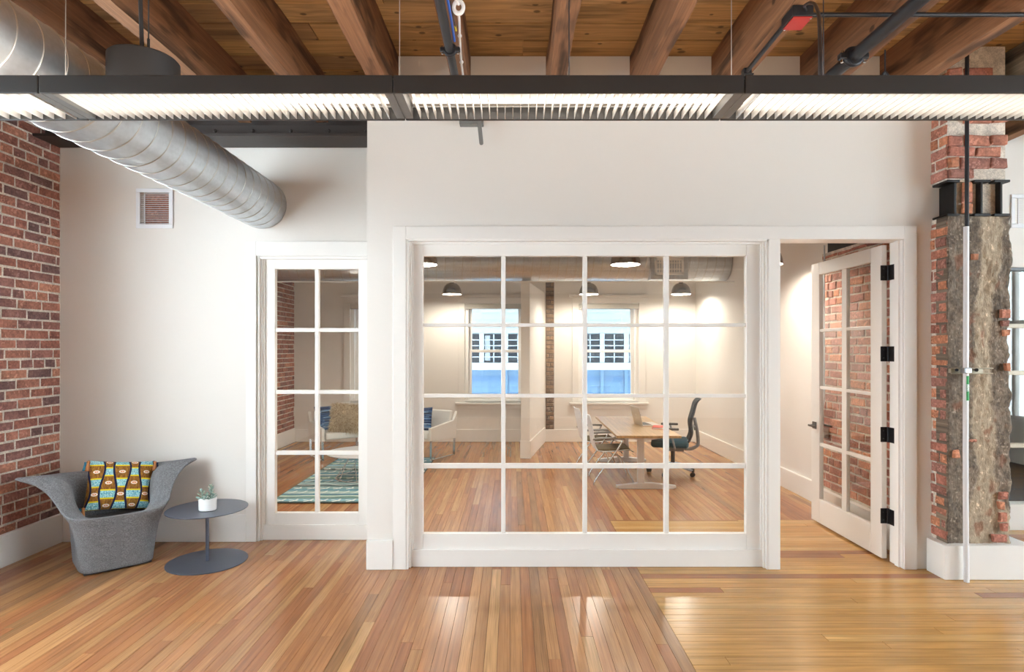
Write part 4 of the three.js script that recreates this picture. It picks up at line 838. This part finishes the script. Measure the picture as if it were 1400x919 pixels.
// ---- armchairs
{
  const lea = M({ color: lin(0.80, 0.79, 0.76), roughness: 0.5 });
  const make = (label, x, d, a, y0) => {
    const t = thing('armchair', label, 'armchair', 'white armchairs with chrome legs'), W = 0.36, Z0 = -0.29, Z1 = 0.29;
    mesh('seat', new RoundedBoxGeometry(0.64, 0.10, 0.54, 3, 0.025).translate(0, 0.345, 0.02), lea, t);
    const bk = new RoundedBoxGeometry(0.64, 0.36, 0.07, 3, 0.025); bk.rotateX(-0.18); bk.translate(0, 0.485, Z0 + 0.02); mesh('backrest', bk, lea, t);
    for (const s of [-1, 1]) {
      const sh = new THREE.Shape([[Z1, 0.29], [Z1, 0.455], [Z0 + 0.02, 0.515], [Z0 - 0.055, 0.64], [Z0 - 0.02, 0.26]].map(q => new THREE.Vector2(...q)));
      const g = new THREE.ExtrudeGeometry(sh, { depth: 0.03, bevelEnabled: true, bevelSize: 0.008, bevelThickness: 0.008, bevelSegments: 2 }); g.rotateY(-Math.PI / 2); g.translate(s * W + 0.015, 0, 0); mesh('arm', g, lea, t);
      const xx = s * (W - 0.005);
      mesh('leg', bar(V(xx, 0, Z1 - 0.03), V(xx, 0.30, Z1 - 0.03), 0.035, 0.012), chrome, t);
      mesh('leg', bar(V(xx, 0, Z0 - 0.01), V(xx, 0.44, Z0 - 0.03), 0.035, 0.012), chrome, t);
      mesh('floor_rail', bar(V(xx, 0.007, Z1 - 0.02), V(xx, 0.007, Z0 - 0.02), 0.03, 0.012), chrome, t);
    }
    t.position.set(x, y0, -d); t.rotation.y = a; return t;
  };
  make('white leather armchair holding the shaggy fur pillow, near the office brick wall', -2.525, 8.86, 0.61, 0.0135);
  make('white leather armchair nearer the angled wing wall, holding only a blue cushion', -1.327, 8.90, -0.52, 0.0135);
  const blue = canvasTex(256, 256, (c, w, h) => { let q = 3; const r = () => { q = (q * 1664525 + 1013904223) >>> 0; return q / 4294967296; }; c.fillStyle = '#1d3a66'; c.fillRect(0, 0, w, h); for (let i = 0; i < 90; i++) { c.fillStyle = ['#0f1f3e', '#6f9ccb', '#b9d2e6', '#2b5a94', '#14294c'][Math.floor(r() * 5)]; const y = r() * h; c.globalAlpha = 0.7; c.fillRect(r() * w * 0.4 - 20, y, w * (0.5 + r() * 0.6), 3 + r() * 9); } c.globalAlpha = 1; });
  const bm = M({ map: blue, roughness: 0.95 });
  for (const [l, x, y, d, a] of [['blue striped cushion tucked beside the shaggy fur pillow', -2.71, 0.585, 8.83, 0.75], ['blue striped cushion alone on the armchair nearer the wing wall', -1.36, 0.56, 8.84, -0.2]]) {
    const c = mesh('blue_cushion', cushionGeo(0.38, 0.36, 0.12), bm); c.position.set(x, y, -d); c.rotation.order = 'YXZ'; c.rotation.set(-0.25, a, 0.03); tag(c, l, 'cushion', 'blue striped cushions');
  }
  // shaggy fur pillow: a core with merged hair tufts
  const f = thing('fur_pillow', 'shaggy beige fur pillow on the white armchair near the brick wall', 'cushion');
  mesh('core', cushionGeo(0.40, 0.38, 0.15), M({ color: lin(0.62, 0.52, 0.38), roughness: 1 }), f);
  const core = cushionGeo(0.40, 0.38, 0.15), cp = core.attributes.position, cn = core.attributes.normal, hp = [], hp2 = [];
  for (let i = 0; i < 4200; i++) {
    const k = Math.floor(rnd() * cp.count), p = V(cp.getX(k) + rr(-0.01, 0.01), cp.getY(k) + rr(-0.01, 0.01), cp.getZ(k)), n = V(cn.getX(k) + rr(-0.5, 0.5), cn.getY(k) + rr(-0.7, 0.3), cn.getZ(k) + rr(-0.3, 0.3)).normalize(), L = rr(0.03, 0.065), s = V(n.y, -n.x, 0.3).normalize().multiplyScalar(0.0045), e = p.clone().addScaledVector(n, L);
    const e2 = e.clone().add(V(0, -0.012, 0)); (i % 3 ? hp : hp2).push(p.x - s.x, p.y - s.y, p.z - s.z, p.x + s.x, p.y + s.y, p.z + s.z, e2.x, e2.y, e2.z);
  }
  [[hp, [0.74, 0.64, 0.48]], [hp2, [0.42, 0.31, 0.20]]].forEach(([a, c]) => { const g = new THREE.BufferGeometry(); g.setAttribute('position', new THREE.Float32BufferAttribute(a, 3)); g.computeVertexNormals(); stuff(mesh('fur', g, M({ color: lin(...c), roughness: 1, side: THREE.DoubleSide }), f)); });
  f.position.set(-2.40, 0.60, -8.68); f.rotation.order = 'YXZ'; f.rotation.set(-0.3, 0.42, -0.12);
}
// ---- low round coffee table with wire base
{
  const t = thing('coffee_table', 'low round white coffee table with a wire base on the blue rug', 'table'), r = 0.45;
  mesh('top', lathe([[0, 0.305], [r - 0.02, 0.305], [r, 0.316], [r - 0.004, 0.322], [0, 0.322]], 56), M({ color: lin(0.80, 0.82, 0.86), roughness: 0.2 }), t);
  mesh('ring', new THREE.TorusGeometry(0.33, 0.008, 8, 48).rotateX(Math.PI / 2).translate(0, 0.009, 0), chrome, t);
  for (let k = 0; k < 8; k++) { const a = k / 8 * Math.PI * 2, b = a + 0.5; mesh('wire', rod(V(0.33 * Math.cos(a), 0.01, 0.33 * Math.sin(a)), V(0.16 * Math.cos(b), 0.306, 0.16 * Math.sin(b)), 0.0045, 8), chrome, t); }
  t.position.set(-1.83, 0.013, -7.4);
}
// ---- desk
const DK = 0.63;
{
  const t = thing('desk', 'light wood desk on white T-shaped legs below the dome pendants', 'desk');
  const dw = M({ color: lin(0.62, 0.42, 0.22), roughness: 0.35, map: T_floor }), wm = M({ color: lin(0.82, 0.83, 0.85), roughness: 0.3 });
  const L = 1.93, W = 0.72, cx = 1.545, dc = 7.65, yaw = -0.015;
  mesh('top', uvm(new RoundedBoxGeometry(W, 0.028, L, 1, 0.004).translate(0, DK - 0.014, 0), 0, 0, true), dw, t);
  for (const z of [0.78, -0.86]) {
    const foot = new THREE.Shape([[-0.335, 0.012], [-0.335, 0.03], [-0.07, 0.06], [0.07, 0.06], [0.335, 0.03], [0.335, 0.012], [0.3, 0], [-0.3, 0]].map(q => new THREE.Vector2(...q)));
    const fg = new THREE.ExtrudeGeometry(foot, { depth: 0.06, bevelEnabled: true, bevelSize: 0.004, bevelThickness: 0.004, bevelSegments: 1 }).translate(0, 0.004, z - 0.03);
    mesh('foot', fg, wm, t);
    mesh('column', new RoundedBoxGeometry(0.075, DK - 0.09, 0.055, 2, 0.01).translate(-0.06 * Math.sign(z), 0.05 + (DK - 0.09) / 2, z), wm, t);
    const arm = new THREE.Shape([[-0.26, 0], [0.26, 0], [0.26, -0.012], [0.06, -0.045], [-0.06, -0.045], [-0.26, -0.012]].map(q => new THREE.Vector2(...q)));
    mesh('top_bracket', new THREE.ExtrudeGeometry(arm, { depth: 0.05, bevelEnabled: false }).translate(-0.03, DK - 0.029, z - 0.025), wm, t);
  }
  mesh('cross_rail', new RoundedBoxGeometry(0.05, 0.05, 1.6, 1, 0.006).translate(0, DK - 0.055, -0.04), wm, t);
  t.position.set(cx, 0, -dc); t.rotation.y = yaw;
}
// ---- laptop, notebook, cup
{
  const al = M({ color: lin(0.60, 0.57, 0.53), roughness: 0.35, metalness: 0.8 }), dk = M({ color: lin(0.02, 0.02, 0.022), roughness: 0.5 });
  const t = thing('laptop', 'open silver laptop with its lid turned towards the white chairs', 'laptop');
  mesh('base', new RoundedBoxGeometry(0.24, 0.014, 0.33, 2, 0.005).translate(0.12, 0.007, 0), al, t);
  mesh('keyboard', new THREE.BoxGeometry(0.11, 0.001, 0.27).translate(0.075, 0.0145, 0), dk, t);
  const lid = new RoundedBoxGeometry(0.008, 0.23, 0.33, 2, 0.003).translate(0, 0.115, 0); lid.rotateZ(0.25); lid.translate(0, 0.012, 0); const l = mesh('lid', lid, al, t);
  const scr = new THREE.BoxGeometry(0.001, 0.2, 0.3).translate(0.0046, 0.118, 0); scr.rotateZ(0.25); scr.translate(0, 0.012, 0); mesh('screen', scr, dk, l);
  const em = new THREE.CylinderGeometry(0.014, 0.014, 0.001, 16).scale(1, 1, 0.85).rotateZ(Math.PI / 2).translate(-0.0046, 0.125, 0); em.rotateZ(0.25); em.translate(0, 0.012, 0); mesh('emblem', em, trimW, l);
  t.position.set(1.615, DK, -7.66); t.rotation.y = 0.12;
  const n = thing('notebook', 'red notebook lying on the desk beside the laptop', 'notebook');
  const rm = M({ color: lin(0.66, 0.055, 0.03), roughness: 0.55 });
  mesh('cover', [new RoundedBoxGeometry(0.16, 0.004, 0.22, 1, 0.0015).translate(0, 0.002, 0), new RoundedBoxGeometry(0.16, 0.004, 0.22, 1, 0.0015).translate(0, 0.022, 0), new RoundedBoxGeometry(0.004, 0.022, 0.22, 1, 0.0015).translate(-0.079, 0.012, 0)], rm, n);
  mesh('pages', new THREE.BoxGeometry(0.15, 0.016, 0.212).translate(0.001, 0.012, 0), trimW, n); n.position.set(1.80, DK, -7.32); n.rotation.y = -0.3;
  const c = thing('black_cup', 'small black cup standing behind the laptop lid', 'cup');
  mesh('body', lathe([[0, 0], [0.028, 0], [0.034, 0.085], [0.031, 0.085], [0.026, 0.006], [0, 0.006]], 28), dk, c); mesh('lid', lathe([[0, 0.086], [0.036, 0.084], [0.036, 0.092], [0.028, 0.097], [0, 0.097]], 24), M({ color: lin(0.04, 0.045, 0.06), roughness: 0.4 }), c); c.position.set(1.68, DK, -7.98);
}
// ---- guest chairs
{
  const shell = M({ color: lin(0.80, 0.82, 0.86), roughness: 0.4 }), pad = M({ color: lin(0.26, 0.21, 0.13), roughness: 0.95, map: T_felt }), arm = M({ color: lin(0.30, 0.30, 0.30), roughness: 0.5 });
  const make = (label, x, d, a) => {
    const t = thing('guest_chair', label, 'chair', 'white shell guest chairs at the desk');
    // seat facing +x: shell from a side profile, waisted across z
    const prof = [[0.24, 0.37], [0.2, 0.395], [0.1, 0.388], [0, 0.378], [-0.12, 0.375], [-0.19, 0.39], [-0.225, 0.44], [-0.245, 0.54], [-0.265, 0.66], [-0.29, 0.78], [-0.30, 0.815]];
    const wd = [0.2, 0.22, 0.225, 0.225, 0.215, 0.19, 0.165, 0.20, 0.23, 0.22, 0.19], n = prof.length, K = 12, pos = [], idx = [];
    const cv = new THREE.CatmullRomCurve3(prof.map((q, i) => V(q[0], q[1], wd[i]))), NN = 44;
    for (const off of [0, -0.011]) for (let j = 0; j <= NN; j++) { const q = cv.getPoint(j / NN), tg = cv.getTangent(j / NN), nx = -tg.y, ny = tg.x, l = Math.hypot(nx, ny) || 1; for (let i = 0; i <= K; i++) { const s = i / K * 2 - 1, cup = 0.018 * s * s; pos.push(q.x - (nx / l) * (off - 0) * -1 + (j / NN > 0.5 ? cup * 1.3 : 0), q.y - (ny / l) * off * -1 + (j / NN > 0.5 ? 0 : cup * 0.5), q.z * s); } }
    const o = (NN + 1) * (K + 1); for (let j = 0; j < NN; j++) for (let i = 0; i < K; i++) { const a1 = j * (K + 1) + i, b = a1 + 1, c = a1 + K + 1, e = c + 1; idx.push(a1, b, e, a1, e, c, o + a1, o + e, o + b, o + a1, o + c, o + e); }
    const ed = []; for (let i = 0; i < K; i++) ed.push(i); for (let j = 0; j < NN; j++) ed.push(j * (K + 1) + K); for (let i = K; i > 0; i--) ed.push(NN * (K + 1) + i); for (let j = NN; j > 0; j--) ed.push(j * (K + 1)); ed.forEach((v, k) => { const w = ed[(k + 1) % ed.length]; idx.push(v, o + v, o + w, v, o + w, w); });
    const g = new THREE.BufferGeometry(); g.setAttribute('position', new THREE.Float32BufferAttribute(pos, 3)); g.setIndex(idx); g.computeVertexNormals(); mesh('shell', g, shell, t);
    mesh('seat_pad', new RoundedBoxGeometry(0.38, 0.028, 0.39, 2, 0.012).rotateZ(0.03).translate(0.02, 0.405, 0), pad, t);
    for (const s of [-1, 1]) {
      const z = s * 0.255;
      mesh('leg', tube([V(0.12, 0.545, z), V(0.06, 0.43, z), V(-0.16, 0.13, z), V(-0.215, 0.045, z), V(-0.225, 0, z)], 0.0105, 30, 10), chrome, t);
      mesh('leg', tube([V(0.0, 0.355, z * 0.8), V(0.07, 0.34, z * 0.9), V(0.13, 0.26, z), V(0.225, 0.06, z), V(0.235, 0, z)], 0.0105, 30, 10), chrome, t);
      mesh('arm', tube([V(0.13, 0.545, z), V(0.02, 0.55, z), V(-0.14, 0.548, z), V(-0.225, 0.53, z * 0.8)], 0.014, 20, 8), arm, t);
    }
    mesh('under_frame', [rod(V(0, 0.352, -0.21), V(0, 0.352, 0.21), 0.010, 10), rod(V(0.12, 0.36, -0.2), V(0.12, 0.36, 0.2), 0.008, 8)], chrome, t);
    t.position.set(x, 0, -d); t.rotation.y = a; return t;
  };
  make('white shell guest chair with a taupe pad at the near end of the desk', 1.19, 7.28, -0.02);
  make('white shell guest chair with a taupe pad farther along the desk', 1.13, 8.02, 0.06);
}
// ---- task chair
{
  const t = thing('task_chair', 'office task chair with teal seat and dark mesh back at the desk', 'chair');
  const fr = M({ color: lin(0.22, 0.23, 0.25), roughness: 0.45 }), net = M({ color: lin(0.035, 0.04, 0.055), roughness: 0.85, map: T_felt }), teal = M({ color: lin(0.01, 0.10, 0.16), roughness: 0.9, map: T_felt }), alu = M({ color: lin(0.42, 0.50, 0.62), roughness: 0.35, metalness: 0.5 }), blk = M({ color: lin(0.015, 0.015, 0.017), roughness: 0.5 });
  // faces +z locally
  mesh('seat', new RoundedBoxGeometry(0.46, 0.095, 0.46, 4, 0.04).translate(0, 0.40, 0.04), teal, t);
  const cvB = new THREE.CatmullRomCurve3([V(0, 0.42, -0.20), V(0, 0.52, -0.235), V(0, 0.66, -0.225), V(0, 0.80, -0.26), V(0, 0.92, -0.295), V(0, 0.965, -0.335)]);
  const pos = [], idx = [], K = 12, NN = 30;
  for (const off of [0, -0.016]) for (let j = 0; j <= NN; j++) { const p = cvB.getPoint(j / NN), w = 0.205 + 0.03 * Math.sin(j / NN * Math.PI * 0.8) - 0.02 * Math.max(0, j / NN - 0.85) * 4; for (let i = 0; i <= K; i++) { const s = i / K * 2 - 1; pos.push(w * s, p.y, p.z + off + 0.05 * s * s * 0.7); } }
  const o = (NN + 1) * (K + 1); for (let j = 0; j < NN; j++) for (let i = 0; i < K; i++) { const a = j * (K + 1) + i, b = a + 1, c = a + K + 1, e = c + 1; idx.push(a, b, e, a, e, c, o + a, o + e, o + b, o + a, o + c, o + e); }
  const ed = []; for (let i = 0; i < K; i++) ed.push(i); for (let j = 0; j < NN; j++) ed.push(j * (K + 1) + K); for (let i = K; i > 0; i--) ed.push(NN * (K + 1) + i); for (let j = NN; j > 0; j--) ed.push(j * (K + 1)); ed.forEach((v, k) => { const w = ed[(k + 1) % ed.length]; idx.push(v, o + v, o + w, v, o + w, w); });
  const g = new THREE.BufferGeometry(); g.setAttribute('position', new THREE.Float32BufferAttribute(pos, 3)); g.setIndex(idx); g.computeVertexNormals(); mesh('backrest', g, net, t);
  mesh('back_support', [tube([V(0, 0.33, -0.05), V(0, 0.32, -0.22), V(0, 0.38, -0.31), V(0, 0.55, -0.30), V(0, 0.72, -0.265)], 0.022, 30, 10), bar(V(-0.16, 0.60, -0.265), V(0.16, 0.60, -0.265), 0.04, 0.02)], fr, t);
  for (const s of [-1, 1]) { mesh('armrest', new RoundedBoxGeometry(0.07, 0.025, 0.22, 2, 0.01).translate(s * 0.27, 0.60, 0.04), blk, t); mesh('arm_post', [bar(V(s * 0.265, 0.36, -0.02), V(s * 0.27, 0.595, 0.03), 0.05, 0.025), bar(V(s * 0.09, 0.335, -0.02), V(s * 0.27, 0.36, -0.02), 0.045, 0.025)], fr, t); }
  mesh('mechanism', new RoundedBoxGeometry(0.20, 0.06, 0.24, 2, 0.015).translate(0, 0.325, -0.02), fr, t);
  mesh('gas_lift', rod(V(0, 0.09, 0), V(0, 0.32, 0), 0.026, 20), blk, t);
  for (let k = 0; k < 5; k++) {
    const a = k / 5 * Math.PI * 2 + 0.35, x = Math.cos(a), z = Math.sin(a);
    const arm = mesh('base_arm', [rod(V(0.02 * x, 0.12, 0.02 * z), V(0.30 * x, 0.075, 0.30 * z), 0.026, 10, 0.016)], alu, t);
    const cs = mesh('caster', [new THREE.CylinderGeometry(0.028, 0.028, 0.018, 18).rotateZ(Math.PI / 2).translate(-0.014, 0, 0), new THREE.CylinderGeometry(0.028, 0.028, 0.018, 18).rotateZ(Math.PI / 2).translate(0.014, 0, 0), rod(V(0, 0, 0), V(0, 0.055, 0), 0.01, 8)], blk, t); cs.position.set(0.30 * x, 0.028, 0.30 * z); cs.rotation.y = a + 0.6;
  }
  t.position.set(2.07, 0, -7.72); t.rotation.y = -1.82;
}
// ---- light switch on the wing wall side
{
  const s = thing('light_switch', 'small white light switch plate on the office window wall', 'switch');
  const x = wx(737, DB), y = wy(493, DB);
  mesh('plate', rb(x - 0.035, x + 0.035, y - 0.06, y + 0.06, DB - 0.006, DB - 0.0005, 0.003), trimW, s); mesh('rocker', rb(x - 0.015, x + 0.015, y - 0.03, y + 0.03, DB - 0.010, DB - 0.006, 0.002), trimW, s);
}

// ================================================================ OUTSIDE
{
  const d = 14, b = thing('neighbour_building', 'blue and white clapboard building with a row of gridded windows outside', 'building');
  const blue = M({ color: lin(0.10, 0.18, 0.275), roughness: 0.7 }), blueD = M({ color: lin(0.07, 0.145, 0.26), roughness: 0.7 }), pale = M({ color: lin(0.42, 0.46, 0.50), roughness: 0.7 }), dk = M({ color: lin(0.02, 0.026, 0.034), roughness: 0.3 });
  const X0 = -11, X1 = 11, yb = wy(506, d), w0 = wy(496, d), w1 = wy(457, d);
  mesh('wall', bx(X0, X1, -3.5, 14, d + 0.05, d + 3), pale, b);
  const board = (y0, y1, m, nm) => { const g = new THREE.BoxGeometry(X1 - X0, y1 - y0, 0.03); const p = g.attributes.position; for (let i = 0; i < p.count; i++) if (p.getY(i) > 0) p.setZ(i, p.getZ(i) - 0.014); g.computeVertexNormals(); g.translate((X0 + X1) / 2, (y0 + y1) / 2, -(d + 0.035)); mesh(nm, g, m, b); };
  for (let y = yb - 0.13, k = 0; y > -1.3; y -= 0.13, k++) board(y, y + 0.128, k % 3 === 1 ? blueD : blue, 'blue_siding_board');
  for (let y = w1 + 0.02; y < 5.0; y += 0.16) board(y, y + 0.157, pale, 'white_siding_board');
  mesh('band', rb(X0, X1, yb, w0, d - 0.03, d + 0.05), pale, b);
  for (let k = -14; k < 9; k++) {
    const xc = 2.107 + k * 0.563, a = xc + 0.055, e = xc + 0.508; if (a < X0 + 0.1 || e > X1 - 0.1) continue;
    mesh('mullion', rb(xc - 0.055, xc + 0.055, w0, w1 + 0.02, d - 0.01, d + 0.05), pale, b);
    if (k % 4 === 0 || k % 4 === 1 || k % 4 === -3) mesh('batten', bx(xc - 0.04, xc + 0.04, -1.3, yb, d - 0.005, d + 0.02), blue, b);
    const wv = mesh('window', bx(a, e, w0, w1, d + 0.02, d + 0.045), dk, b), m = [bx((a + e) / 2 - 0.012, (a + e) / 2 + 0.012, w0, w1, d + 0.005, d + 0.021)];
    for (let r = 1; r < 5; r++) { const y = w0 + (w1 - w0) * r / 5, t = r === 2 ? 0.022 : 0.012; m.push(bx(a, e, y - t, y + t, d + 0.004, d + 0.021)); }
    mesh('muntin_grid', m, pale, wv);
    if (k % 2) mesh('inner_blind', bx(a + 0.02, a + 0.14, w0 + 0.05, w1 - 0.03, d + 0.012, d + 0.019), M({ color: lin(0.30, 0.32, 0.34), roughness: 0.8 }), wv);
  }
  tag(mesh('wall_upper_storey', bx(XL - 0.4, XR + 0.3, CEIL + 0.2, 14, DB - 4, DB + 0.32), M({ color: lin(0.33, 0.17, 0.12), roughness: 0.9, map: T_brick })), 'upper storey of the building above the office', 'wall', null, 'structure');
  tag(mesh('alley_ground', bx(-14, 14, -3.7, -3.5, DB + 0.4, 18), M({ color: lin(0.22, 0.22, 0.22), roughness: 0.95, map: T_mortar })), 'grey paved alley between the two buildings', 'ground', null, 'structure');
}
renderer.render(scene, camera);
